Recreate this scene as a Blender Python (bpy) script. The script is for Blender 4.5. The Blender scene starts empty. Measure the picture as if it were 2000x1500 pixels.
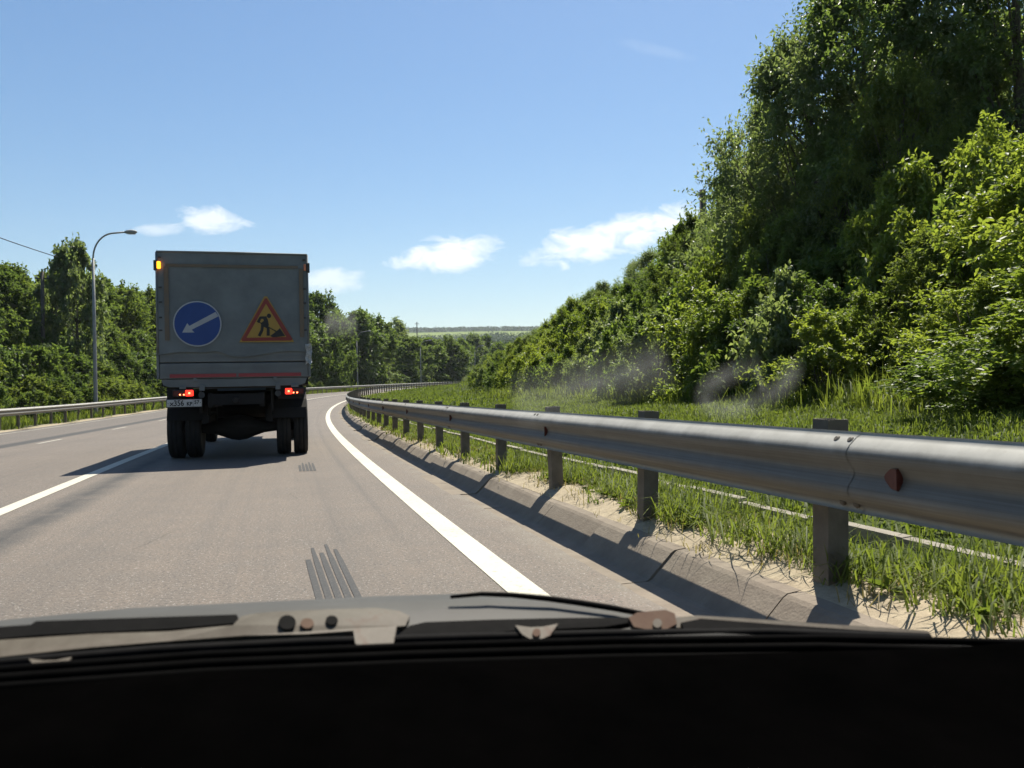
import bpy, math, random
import numpy as np
from mathutils import Vector, noise as mnoise

# ------------------------------------------------------------------ camera, sky, sun, exposure
SC = bpy.context.scene
COL = SC.collection
FPX = 1618.0                       # focal length in pixels of the 2000 px wide photograph
CAM_H, PITCH, ROLL = 1.05, math.radians(.39), math.radians(1.2)
cam_data = bpy.data.cameras.new('camera')
cam_data.sensor_width = 36.0
cam_data.lens = 36.0 * FPX / 2000.0
cam_data.clip_start, cam_data.clip_end = .02, 20000
cam_data.dof.use_dof = True
cam_data.dof.focus_distance = 14.0
cam_data.dof.aperture_fstop = 9.0
cam = bpy.data.objects.new('camera', cam_data); COL.objects.link(cam)
fw = np.array([0, math.cos(PITCH), math.sin(PITCH)]); up0 = np.array([0, -math.sin(PITCH), math.cos(PITCH)]); rt0 = np.array([1., 0, 0])
UPV = up0 * math.cos(ROLL) + rt0 * math.sin(ROLL)
RTV = rt0 * math.cos(ROLL) - up0 * math.sin(ROLL)
from mathutils import Matrix
cam.matrix_world = Matrix(((RTV[0], UPV[0], -fw[0], 0), (RTV[1], UPV[1], -fw[1], 0), (RTV[2], UPV[2], -fw[2], CAM_H), (0, 0, 0, 1)))
SC.camera = cam

SUN_EL = math.radians(60.5); SUN_AZ = math.radians(18.5)     # azimuth from +Y towards +X
sdir = Vector((math.sin(SUN_AZ) * math.cos(SUN_EL), math.cos(SUN_AZ) * math.cos(SUN_EL), math.sin(SUN_EL)))
ld = bpy.data.lights.new('sun', 'SUN'); ld.energy = 5.0; ld.angle = math.radians(.53); ld.color = (1, .94, .83)
sun = bpy.data.objects.new('sun', ld); COL.objects.link(sun)
sun.rotation_euler = (-sdir).to_track_quat('-Z', 'Y').to_euler()

SC.view_settings.view_transform = 'Standard'; SC.view_settings.look = 'None'
SC.view_settings.gamma = 1.0; SC.view_settings.exposure = .92
SC.cycles.use_denoising = True
SC.cycles.max_bounces = 6; SC.cycles.diffuse_bounces = 3; SC.cycles.glossy_bounces = 2
SC.cycles.transmission_bounces = 4; SC.cycles.transparent_max_bounces = 8
SC.cycles.sample_clamp_indirect = 6

def ray(px, py):
    d = fw * FPX + RTV * (px - 1000) - UPV * (py - 750)
    return d / np.linalg.norm(d)
def proj(p):
    q = np.asarray(p, float) - np.array([0, 0, CAM_H])
    d = q @ fw
    return 1000 + (q @ RTV) / d * FPX, 750 - (q @ UPV) / d * FPX

world = bpy.data.worlds.new('World'); SC.world = world; world.use_nodes = True
def build_world():
    nt = world.node_tree; N = nt.nodes; L = nt.links
    N.clear()
    out = N.new('ShaderNodeOutputWorld'); bg = N.new('ShaderNodeBackground')
    sky = N.new('ShaderNodeTexSky'); sky.sky_type = 'NISHITA'; sky.sun_disc = False
    sky.sun_elevation = SUN_EL; sky.sun_rotation = SUN_AZ
    sky.altitude = 200; sky.air_density = 1.15; sky.dust_density = .7; sky.ozone_density = 2.2
    bg.inputs['Strength'].default_value = .066
    tc = N.new('ShaderNodeTexCoord')
    nz = N.new('ShaderNodeTexNoise'); nz.inputs['Scale'].default_value = 26; nz.inputs['Detail'].default_value = 9; nz.inputs['Roughness'].default_value = .62; nz.inputs['Distortion'].default_value = .6
    mp = N.new('ShaderNodeMapping'); mp.inputs['Scale'].default_value = (1, 1, 2.2)
    L.new(tc.outputs['Generated'], mp.inputs['Vector']); L.new(mp.outputs[0], nz.inputs['Vector'])
    def m(op, a, b=None, clamp=False):
        n = N.new('ShaderNodeMath'); n.operation = op; n.use_clamp = clamp
        for i, v in enumerate((a, b)):
            if v is None: continue
            if isinstance(v, (int, float)): n.inputs[i].default_value = v
            else: L.new(v, n.inputs[i])
        return n.outputs[0]
    total = None
    # small fair-weather clouds: (pixel, half width px, half height px, tilt, opacity)
    for (cx, cy, hw, hh, tilt, op) in ((872, 497, 88, 30, -8, .95), (1205, 460, 150, 34, -12, .98), (415, 432, 52, 22, 6, .75), (318, 447, 34, 11, -8, .45), (640, 548, 62, 22, -4, .6), (1280, 97, 75, 9, 14, .07), (1500, 420, 120, 30, -12, .9)):
        d0 = ray(cx, cy); ct, st = math.cos(math.radians(tilt)), math.sin(math.radians(tilt))
        a = RTV * ct - UPV * st * 1.0; b = UPV * ct + RTV * st
        a = a - d0 * (a @ d0); b = b - d0 * (b @ d0)
        da = N.new('ShaderNodeVectorMath'); da.operation = 'DOT_PRODUCT'; L.new(tc.outputs['Generated'], da.inputs[0]); da.inputs[1].default_value = tuple(a * FPX / hw)
        db = N.new('ShaderNodeVectorMath'); db.operation = 'DOT_PRODUCT'; L.new(tc.outputs['Generated'], db.inputs[0]); db.inputs[1].default_value = tuple(b * FPX / hh)
        dc = N.new('ShaderNodeVectorMath'); dc.operation = 'DOT_PRODUCT'; L.new(tc.outputs['Generated'], dc.inputs[0]); dc.inputs[1].default_value = tuple(d0)
        r2 = m('ADD', m('MULTIPLY', da.outputs['Value'], da.outputs['Value']), m('MULTIPLY', db.outputs['Value'], db.outputs['Value']))
        e = m('SUBTRACT', 1.0, m('MULTIPLY', r2, .62))
        e = m('ADD', e, m('MULTIPLY', m('SUBTRACT', nz.outputs['Fac'], .54), 2.7))
        e = m('MULTIPLY', m('MULTIPLY', e, 1.15, True), op)
        e = m('MULTIPLY', e, m('GREATER_THAN', dc.outputs['Value'], .5))
        total = e if total is None else m('MAXIMUM', total, e)
    mix = N.new('ShaderNodeMix'); mix.data_type = 'RGBA'
    hs = N.new('ShaderNodeHueSaturation'); hs.inputs['Saturation'].default_value = 1.22; L.new(sky.outputs[0], hs.inputs['Color'])
    L.new(total, mix.inputs['Factor']); L.new(hs.outputs[0], mix.inputs['A']); mix.inputs['B'].default_value = (9.6, 9.8, 10.0, 1)
    L.new(mix.outputs['Result'], bg.inputs['Color']); L.new(bg.outputs[0], out.inputs['Surface'])
build_world()

# ------------------------------------------------------------------ road alignment: s along, t across (metres)
S = np.arange(-30, 330, .5)
_th = np.radians(np.interp(S, [-30, 0, 12, 30, 46, 81, 121, 170, 240, 330], [-16.6, -15.9, -15.3, -13.4, -11.3, -2.5, 6, 14.5, 24, 34]))
TH = np.convolve(np.pad(_th, 10, mode='edge'), np.ones(21) / 21, 'valid')
CX = np.cumsum(np.sin(TH)) * .5; CY = np.cumsum(np.cos(TH)) * .5
_i0 = int(np.argmin(abs(S))); CX -= CX[_i0]; CY -= CY[_i0]
_zz = np.interp(S, [-30, 30, 46, 81, 121, 170, 330], [0, 0, .1, .75, 1.4, 2.2, 4.8])
CZ = np.convolve(np.pad(_zz, 20, mode='edge'), np.ones(41) / 41, 'valid')
def P(s, t, dz=0.0):
    s = np.asarray(s, float); t = np.asarray(t, float)
    th = np.interp(s, S, TH)
    return np.stack([np.interp(s, S, CX) + t * np.cos(th), np.interp(s, S, CY) - t * np.sin(th), np.interp(s, S, CZ) + dz + 0 * t], -1)
def heading(s): return float(np.interp(s, S, TH))          # 0 = +Y, positive turns towards +X
def sstep(a, b, x): x = np.clip((x - a) / (b - a), 0, 1); return x * x * (3 - 2 * x)
def relief(s, t):
    """ground height above the road surface at station s, offset t"""
    s = np.asarray(s, float); t = np.asarray(t, float)
    hb = np.interp(s, [-30, 14, 30, 44, 54, 64, 330], [5.4, 5.2, 4.2, 2.6, 1.0, .1, .1])
    r = .155 + .065 * sstep(2.10, 2.38, t) - .07 * sstep(2.45, 3.05, t) + .15 * sstep(3.15, 4.3, t) + .085 * np.clip(t - 3.3, 0, 5.2) * np.interp(s, [40, 66], [1, .3])
    r = r + hb * sstep(8.2, 8.2 + hb * 2.2, t) + .05 * np.sin(s * .9 + t * 1.3) * sstep(3.5, 6, t) + .03 * np.sin(s * 2.3 - t * 1.9) * sstep(3.5, 6, t)
    hl = np.interp(s, [-30, 60, 110, 160, 330], [4.8, 4.8, 5.0, 5.0, 4.0])
    l = -.15 - .05 * sstep(-10.2, -11.3, t) + .03 * np.sin(s * 1.1) + hl * sstep(-12.6, -12.6 - hl * 2.4, t) + .12 * np.sin(s * .5 + t * .8) * sstep(-13, -16, t)
    return np.where(t > 0, r, l)
def G(s, t, dz=0.0):
    return P(s, t, relief(s, t) + dz)

# ------------------------------------------------------------------ helpers
def link(o, parent=None):
    COL.objects.link(o)
    if parent is not None: o.parent = parent
    return o
def tag(o, label=None, cat=None, group=None, kind=None):
    for k, v in (('label', label), ('category', cat), ('group', group), ('kind', kind)):
        if v: o[k] = v
    return o
def empty(name, loc=(0, 0, 0), rz=0.0):
    o = bpy.data.objects.new(name, None); COL.objects.link(o); o.location = loc; o.rotation_euler = (0, 0, rz); o.empty_display_size = .2
    return o
def npmesh(name, V, F, mats=(), smooth=False, uv=None, attr=None):
    """V (n,3); F (m,3|4) numpy; uv per vertex (n,2); attr per-vertex float"""
    V = np.asarray(V, np.float32).reshape(-1, 3); F = np.asarray(F, np.int32)
    me = bpy.data.meshes.new(name); k = F.shape[1]
    me.vertices.add(len(V)); me.vertices.foreach_set('co', V.ravel())
    me.loops.add(F.size); me.loops.foreach_set('vertex_index', F.ravel())
    me.polygons.add(len(F)); me.polygons.foreach_set('loop_start', np.arange(0, F.size, k, dtype=np.int32))
    me.polygons.foreach_set('loop_total', np.full(len(F), k, np.int32))
    if smooth: me.polygons.foreach_set('use_smooth', np.ones(len(F), bool))
    me.update(calc_edges=True)
    if uv is not None:
        l = me.uv_layers.new(name='UVMap'); l.data.foreach_set('uv', np.asarray(uv, np.float32)[F.ravel()].ravel())
    if attr is not None:
        a = me.attributes.new('rnd', 'FLOAT', 'POINT'); a.data.foreach_set('value', np.asarray(attr, np.float32).ravel())
    for m in mats: me.materials.append(m)
    return me
def obj(name, me, parent=None, loc=None):
    o = bpy.data.objects.new(name, me); link(o, parent)
    if loc is not None: o.location = loc
    return o
class MB:
    def __init__(s): s.v = []; s.f = []
    def add(s, V, F):
        b = len(s.v); s.v += [tuple(map(float, p)) for p in V]; s.f += [tuple(i + b for i in f) for f in F]; return s
    def box(s, x0, x1, y0, y1, z0, z1, bev=0.0):
        if bev <= 0:
            V = [(x, y, z) for z in (z0, z1) for y in (y0, y1) for x in (x0, x1)]
            return s.add(V, [(0, 2, 3, 1), (4, 5, 7, 6), (0, 1, 5, 4), (1, 3, 7, 5), (3, 2, 6, 7), (2, 0, 4, 6)])
        b = bev   # chamfered box: three nested slabs hull
        V = []
        for (dx, dy, dz) in ((b, b, 0), (b, 0, b), (0, b, b)):
            for sx in (0, 1):
                for sy in (0, 1):
                    for sz in (0, 1):
                        V.append(((x1 - dx) if sx else (x0 + dx), (y1 - dy) if sy else (y0 + dy), (z1 - dz) if sz else (z0 + dz)))
        i = lambda k, a, c, d: k * 8 + a * 4 + c * 2 + d
        F = []
        for e in (0, 1):
            q = [i(0, 0, 0, e), i(0, 1, 0, e), i(0, 1, 1, e), i(0, 0, 1, e)]; F.append(q if e else q[::-1])
            q = [i(1, 0, e, 0), i(1, 0, e, 1), i(1, 1, e, 1), i(1, 1, e, 0)]; F.append(q if e else q[::-1])
            q = [i(2, e, 0, 0), i(2, e, 1, 0), i(2, e, 1, 1), i(2, e, 0, 1)]; F.append(q if e else q[::-1])
        for a in (0, 1):
            for c in (0, 1):
                F.append((i(0, 0, a, c), i(0, 1, a, c), i(1, 1, a, c), i(1, 0, a, c)))
                F.append((i(0, a, 0, c), i(0, a, 1, c), i(2, a, 1, c), i(2, a, 0, c)))
                F.append((i(1, a, c, 0), i(1, a, c, 1), i(2, a, c, 1), i(2, a, c, 0)))
                for d in (0, 1): F.append((i(0, a, c, d), i(1, a, c, d), i(2, a, c, d)))
        return s.add(V, F)
    def tube(s, pts, rad, n=8, caps=True):
        pts = [Vector(p) for p in pts]; rad = rad if hasattr(rad, '__len__') else [rad] * len(pts)
        V = []; F = []; prev = None
        for k, p in enumerate(pts):
            d = (pts[min(k + 1, len(pts) - 1)] - pts[max(k - 1, 0)]).normalized()
            if prev is None:
                a = d.cross(Vector((0, 0, 1)))
                if a.length < .1: a = d.cross(Vector((1, 0, 0)))
            else: a = prev - d * prev.dot(d)
            a.normalize(); prev = a; b = d.cross(a)
            for j in range(n):
                q = 2 * math.pi * j / n; V.append(p + (a * math.cos(q) + b * math.sin(q)) * rad[k])
        for k in range(len(pts) - 1):
            for j in range(n): F.append((k * n + j, k * n + (j + 1) % n, (k + 1) * n + (j + 1) % n, (k + 1) * n + j))
        if caps: F.append(tuple(range(n))[::-1]); F.append(tuple((len(pts) - 1) * n + j for j in range(n)))
        return s.add(V, F)
    def lathe(s, prof, axis_o, n=24):
        """prof [(radius, x)] revolved about the local x axis through axis_o"""
        V = []; F = []; ox, oy, oz = axis_o
        for (r, x) in prof:
            for j in range(n):
                q = 2 * math.pi * j / n; V.append((ox + x, oy + r * math.cos(q), oz + r * math.sin(q)))
        for k in range(len(prof) - 1):
            for j in range(n): F.append((k * n + j, (k + 1) * n + j, (k + 1) * n + (j + 1) % n, k * n + (j + 1) % n))
        F.append(tuple(range(n))); F.append(tuple((len(prof) - 1) * n + j for j in range(n))[::-1])
        return s.add(V, F)
    def prism(s, poly, fn0, fn1):
        """polygon points mapped by fn0 (front) and fn1 (back)"""
        n = len(poly); V = [fn0(*p) for p in poly] + [fn1(*p) for p in poly]
        F = [tuple(range(n)), tuple(range(2 * n - 1, n - 1, -1))] + [(i, i + n, (i + 1) % n + n, (i + 1) % n) for i in range(n)]
        return s.add(V, F)
    def mesh(s, name, mat, smooth=False):
        me = bpy.data.meshes.new(name); me.from_pydata(s.v, [], s.f); me.update()
        if smooth: me.polygons.foreach_set('use_smooth', np.ones(len(me.polygons), bool))
        if mat: me.materials.append(mat)
        return me
    def build(s, name, mat, parent=None, smooth=False, loc=None):
        return obj(name, s.mesh(name, mat, smooth), parent, loc)
def fixnormals(me):
    import bmesh
    b = bmesh.new(); b.from_mesh(me); bmesh.ops.recalc_face_normals(b, faces=b.faces); b.to_mesh(me); b.free()

def mat(name, c1, c2=None, scale=6, rough=.8, metal=0, bump=0, bscale=None, spec=.4, detail=6, c3=None, coord='Object', contrast=(.35, .65)):
    m = bpy.data.materials.new(name); m.use_nodes = True; nt = m.node_tree; N, L = nt.nodes, nt.links
    p = N['Principled BSDF']; p.inputs['Roughness'].default_value = rough; p.inputs['Metallic'].default_value = metal; p.inputs['Specular IOR Level'].default_value = spec
    p.inputs['Base Color'].default_value = (*c1, 1)
    tc = N.new('ShaderNodeTexCoord')
    if c2:
        n = N.new('ShaderNodeTexNoise'); n.inputs['Scale'].default_value = scale; n.inputs['Detail'].default_value = detail; n.inputs['Roughness'].default_value = .65; L.new(tc.outputs[coord], n.inputs['Vector'])
        r = N.new('ShaderNodeValToRGB'); r.color_ramp.elements[0].position, r.color_ramp.elements[1].position = contrast
        r.color_ramp.elements[0].color = (*c1, 1); r.color_ramp.elements[1].color = (*c2, 1)
        if c3: e = r.color_ramp.elements.new(min(contrast[1] + .12, .99)); e.color = (*c3, 1)
        L.new(n.outputs['Fac'], r.inputs['Fac']); L.new(r.outputs['Color'], p.inputs['Base Color'])
    if bump:
        n2 = N.new('ShaderNodeTexNoise'); n2.inputs['Scale'].default_value = bscale or scale * 5; n2.inputs['Detail'].default_value = 5; L.new(tc.outputs[coord], n2.inputs['Vector'])
        b = N.new('ShaderNodeBump'); b.inputs['Strength'].default_value = bump; b.inputs['Distance'].default_value = .02; L.new(n2.outputs['Fac'], b.inputs['Height']); L.new(b.outputs[0], p.inputs['Normal'])
    return m
def emat(name, col, strength):
    m = bpy.data.materials.new(name); m.use_nodes = True; p = m.node_tree.nodes['Principled BSDF']
    p.inputs['Base Color'].default_value = (*col, 1); p.inputs['Emission Color'].default_value = (*col, 1); p.inputs['Emission Strength'].default_value = strength; p.inputs['Roughness'].default_value = .3
    return m
class NB:
    """small node-building helper"""
    def __init__(s, m): s.m = m; s.N = m.node_tree.nodes; s.L = m.node_tree.links
    def new(s, t, **k):
        n = s.N.new(t)
        for a, v in k.items(): setattr(n, a, v)
        return n
    def val(s, sock, v):
        if isinstance(v, (int, float)): sock.default_value = v
        elif isinstance(v, tuple): sock.default_value = v if len(v) == 4 or sock.type == 'VECTOR' else (*v, 1)
        else: s.L.new(v, sock)
    def math(s, op, a, b=0.0, clamp=False):
        n = s.new('ShaderNodeMath', operation=op, use_clamp=clamp); s.val(n.inputs[0], a); s.val(n.inputs[1], b); return n.outputs[0]
    def band(s, x, c, w):
        """1 inside |x-c|<w fading to 0 at the sides"""
        d = s.math('ABSOLUTE', s.math('SUBTRACT', x, c)); return s.math('SUBTRACT', 1.0, s.math('DIVIDE', d, w), True)
    def mix(s, f, a, b, mode='MIX'):
        n = s.new('ShaderNodeMix', data_type='RGBA', blend_type=mode); s.val(n.inputs['Factor'], f); s.val(n.inputs['A'], a); s.val(n.inputs['B'], b); return n.outputs['Result']
    def noise(s, vec, scale, detail=5, rough=.6):
        n = s.new('ShaderNodeTexNoise'); n.inputs['Scale'].default_value = scale; n.inputs['Detail'].default_value = detail; n.inputs['Roughness'].default_value = rough; s.L.new(vec, n.inputs['Vector']); return n.outputs['Fac']
    def ramp(s, f, a, b):
        n = s.new('ShaderNodeMapRange'); s.val(n.inputs[0], f); n.inputs[1].default_value = a; n.inputs[2].default_value = b; return n.outputs[0]

# ------------------------------------------------------------------ materials
def asphalt_material():
    m = bpy.data.materials.new('asphalt'); m.use_nodes = True; b = NB(m); p = b.N['Principled BSDF']
    tc = b.new('ShaderNodeTexCoord'); uv = b.new('ShaderNodeUVMap'); sx = b.new('ShaderNodeSeparateXYZ'); b.L.new(uv.outputs[0], sx.inputs[0])
    s, t = sx.outputs[0], sx.outputs[1]; O = tc.outputs['Object']
    big = b.noise(O, .35, 4); mid = b.noise(O, 3.0, 6); fine = b.noise(O, 48, 5, .85)
    vo = b.new('ShaderNodeTexVoronoi'); vo.inputs['Scale'].default_value = 75; b.L.new(O, vo.inputs['Vector'])
    st = b.new('ShaderNodeMapping'); st.inputs['Scale'].default_value = (.05, 7, 1); b.L.new(uv.outputs[0], st.inputs['Vector'])
    streak = b.noise(st.outputs[0], 1.0, 5, .7)
    c = b.mix(b.ramp(big, .3, .7), (.132, .105, .083), (.160, .126, .098))
    c = b.mix(b.ramp(mid, .35, .75), c, b.mix(.35, c, (.088, .082, .074)))
    c = b.mix(b.math('MULTIPLY', b.ramp(streak, .45, .75), .35), c, (.076, .069, .064))
    # aggregate grain: dark binder, pale chippings
    c = b.mix(b.math('MULTIPLY', b.ramp(fine, .49, .62), .85), c, (.034, .030, .027))
    sp = b.math('MULTIPLY', b.math('LESS_THAN', vo.outputs['Distance'], .30), b.math('GREATER_THAN', b.noise(O, 40, 2), .54))
    c = b.mix(b.math('MULTIPLY', sp, .8), c, (.30, .28, .25))
    # worn wheel paths and the tar line beside the lane line, dark overlay strip on the outer lane
    wob = b.math('MULTIPLY', b.math('SUBTRACT', b.noise(st.outputs[0], .6, 3), .5), .25)
    tt = b.math('ADD', t, wob)
    tar = b.math('MULTIPLY', b.band(tt, -2.05, .27), b.math('ADD', .55, b.math('MULTIPLY', b.ramp(mid, .3, .6), .6)), True)
    c = b.mix(b.math('MULTIPLY', tar, .85), c, (.028, .027, .026))
    for (cc, w, k) in ((.82, .10, .38), (.45, .30, .28), (-1.25, .45, .22), (-3.6, .5, .22), (-5.3, .5, .2)):
        c = b.mix(b.math('MULTIPLY', b.math('MULTIPLY', b.band(tt, cc, w), b.ramp(streak, .25, .7)), k), c, (.047, .043, .040))
    ov = b.math('MULTIPLY', b.ramp(tt, -6.25, -6.33), b.ramp(tt, -7.0, -6.9))
    c = b.mix(b.math('MULTIPLY', b.math('MULTIPLY', b.band(tt, -6.72, .42), 1.8, True), .9), c, (.030, .029, .028))
    c = b.mix(b.math('MULTIPLY', b.ramp(tt, -6.7, -7.6), .35), c, (.066, .061, .057))
    # sandy dust near the kerb
    dust = b.math('MULTIPLY', b.ramp(t, 1.52, 1.77), b.ramp(mid, .40, .62))
    c = b.mix(b.math('MULTIPLY', dust, .55), c, (.21, .185, .145))
    b.L.new(c, p.inputs['Base Color']); p.inputs['Roughness'].default_value = .82; p.inputs['Specular IOR Level'].default_value = .45
    bp = b.new('ShaderNodeBump'); bp.inputs['Strength'].default_value = .55; bp.inputs['Distance'].default_value = .006; b.L.new(fine, bp.inputs['Height']); b.L.new(bp.outputs[0], p.inputs['Normal'])
    return m
def paint_material(name, col, wear):
    m = bpy.data.materials.new(name); m.use_nodes = True; b = NB(m); p = b.N['Principled BSDF']
    tc = b.new('ShaderNodeTexCoord'); O = tc.outputs['Object']
    n = b.noise(O, 22, 7, .75); n2 = b.noise(O, 1.5, 4)
    f = b.math('MULTIPLY', b.ramp(b.math('ADD', n, b.math('MULTIPLY', n2, .25)), .70, .80), wear)
    c = b.mix(b.ramp(n2, .3, .7), col, tuple(x * .86 for x in col)); c = b.mix(f, c, (.13, .11, .09))
    b.L.new(c, p.inputs['Base Color']); p.inputs['Roughness'].default_value = .75
    return m
def verge_material(name, side):
    m = bpy.data.materials.new(name); m.use_nodes = True; b = NB(m); p = b.N['Principled BSDF']
    tc = b.new('ShaderNodeTexCoord'); uv = b.new('ShaderNodeUVMap'); sx = b.new('ShaderNodeSeparateXYZ'); b.L.new(uv.outputs[0], sx.inputs[0]); t = sx.outputs[1]; O = tc.outputs['Object']
    n1 = b.noise(O, 1.6, 6); n2 = b.noise(O, 14, 6, .7); n3 = b.noise(O, 130, 3)
    sand = b.mix(b.ramp(n2, .35, .7), (.37, .31, .22), (.25, .205, .145)); sand = b.mix(b.math('MULTIPLY', b.ramp(n3, .55, .75), .5), sand, (.16, .13, .09))
    green = b.mix(b.ramp(n2, .3, .7), (.035, .055, .014), (.075, .085, .03))
    if side > 0: f = b.ramp(b.math('ADD', t, b.math('MULTIPLY', b.math('SUBTRACT', n1, .5), 2.4)), 3.1, 2.6)
    else: f = b.ramp(b.math('ADD', t, b.math('MULTIPLY', b.math('SUBTRACT', n1, .5), 1.2)), -11.9, -11.0)
    b.L.new(b.mix(f, green, sand), p.inputs['Base Color']); p.inputs['Roughness'].default_value = .95; p.inputs['Specular IOR Level'].default_value = .1
    bp = b.new('ShaderNodeBump'); bp.inputs['Strength'].default_value = .6; bp.inputs['Distance'].default_value = .03; b.L.new(n2, bp.inputs['Height']); b.L.new(bp.outputs[0], p.inputs['Normal'])
    return m
def leaf_material(name, dark, light, trans=.42, gloss=.46):
    m = bpy.data.materials.new(name); m.use_nodes = True; b = NB(m); p = b.N['Principled BSDF']; out = b.N['Material Output']
    at = b.new('ShaderNodeAttribute', attribute_name='rnd'); oi = b.new('ShaderNodeObjectInfo')
    f = b.math('ADD', b.math('MULTIPLY', at.outputs['Fac'], .65), b.math('MULTIPLY', oi.outputs['Random'], .45), True)
    c = b.mix(f, dark, light)
    b.L.new(c, p.inputs['Base Color']); p.inputs['Roughness'].default_value = gloss; p.inputs['Specular IOR Level'].default_value = .35 if gloss < .5 else .15
    tr = b.new('ShaderNodeBsdfTranslucent'); b.L.new(b.mix(1.0, c, (1.9, 1.9, .85), 'MULTIPLY'), tr.inputs['Color'])
    mx = b.new('ShaderNodeMixShader'); mx.inputs[0].default_value = trans; b.L.new(p.outputs[0], mx.inputs[1]); b.L.new(tr.outputs[0], mx.inputs[2]); b.L.new(mx.outputs[0], out.inputs['Surface'])
    return m
def rail_material():
    m = bpy.data.materials.new('guardrail_steel_shaded_face'); m.use_nodes = True; b = NB(m); p = b.N['Principled BSDF']
    tc = b.new('ShaderNodeTexCoord'); uv = b.new('ShaderNodeUVMap'); sx = b.new('ShaderNodeSeparateXYZ'); b.L.new(uv.outputs[0], sx.inputs[0]); O = tc.outputs['Object']
    n1 = b.noise(O, 6, 6, .65); n2 = b.noise(O, 40, 4, .7); mp = b.new('ShaderNodeMapping'); mp.inputs['Scale'].default_value = (.7, 26, 1); b.L.new(uv.outputs[0], mp.inputs['Vector']); n3 = b.noise(mp.outputs[0], 1.0, 5)
    c = b.mix(b.ramp(n1, .3, .7), (.30, .285, .25), (.40, .38, .34)); c = b.mix(b.math('MULTIPLY', b.ramp(n2, .55, .8), .25), c, (.20, .18, .15))
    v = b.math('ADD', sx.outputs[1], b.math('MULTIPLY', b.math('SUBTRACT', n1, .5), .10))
    g = b.math('MULTIPLY', b.ramp(v, .84, .74), b.ramp(v, .02, .10))          # shade of the traffic face painted in as a brown grimy band
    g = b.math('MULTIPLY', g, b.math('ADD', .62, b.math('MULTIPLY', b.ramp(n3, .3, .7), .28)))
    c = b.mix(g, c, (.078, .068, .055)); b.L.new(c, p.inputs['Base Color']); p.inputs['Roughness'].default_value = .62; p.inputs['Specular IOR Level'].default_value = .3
    bp = b.new('ShaderNodeBump'); bp.inputs['Strength'].default_value = .05; b.L.new(n2, bp.inputs['Height']); b.L.new(bp.outputs[0], p.inputs['Normal'])
    return m
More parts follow.
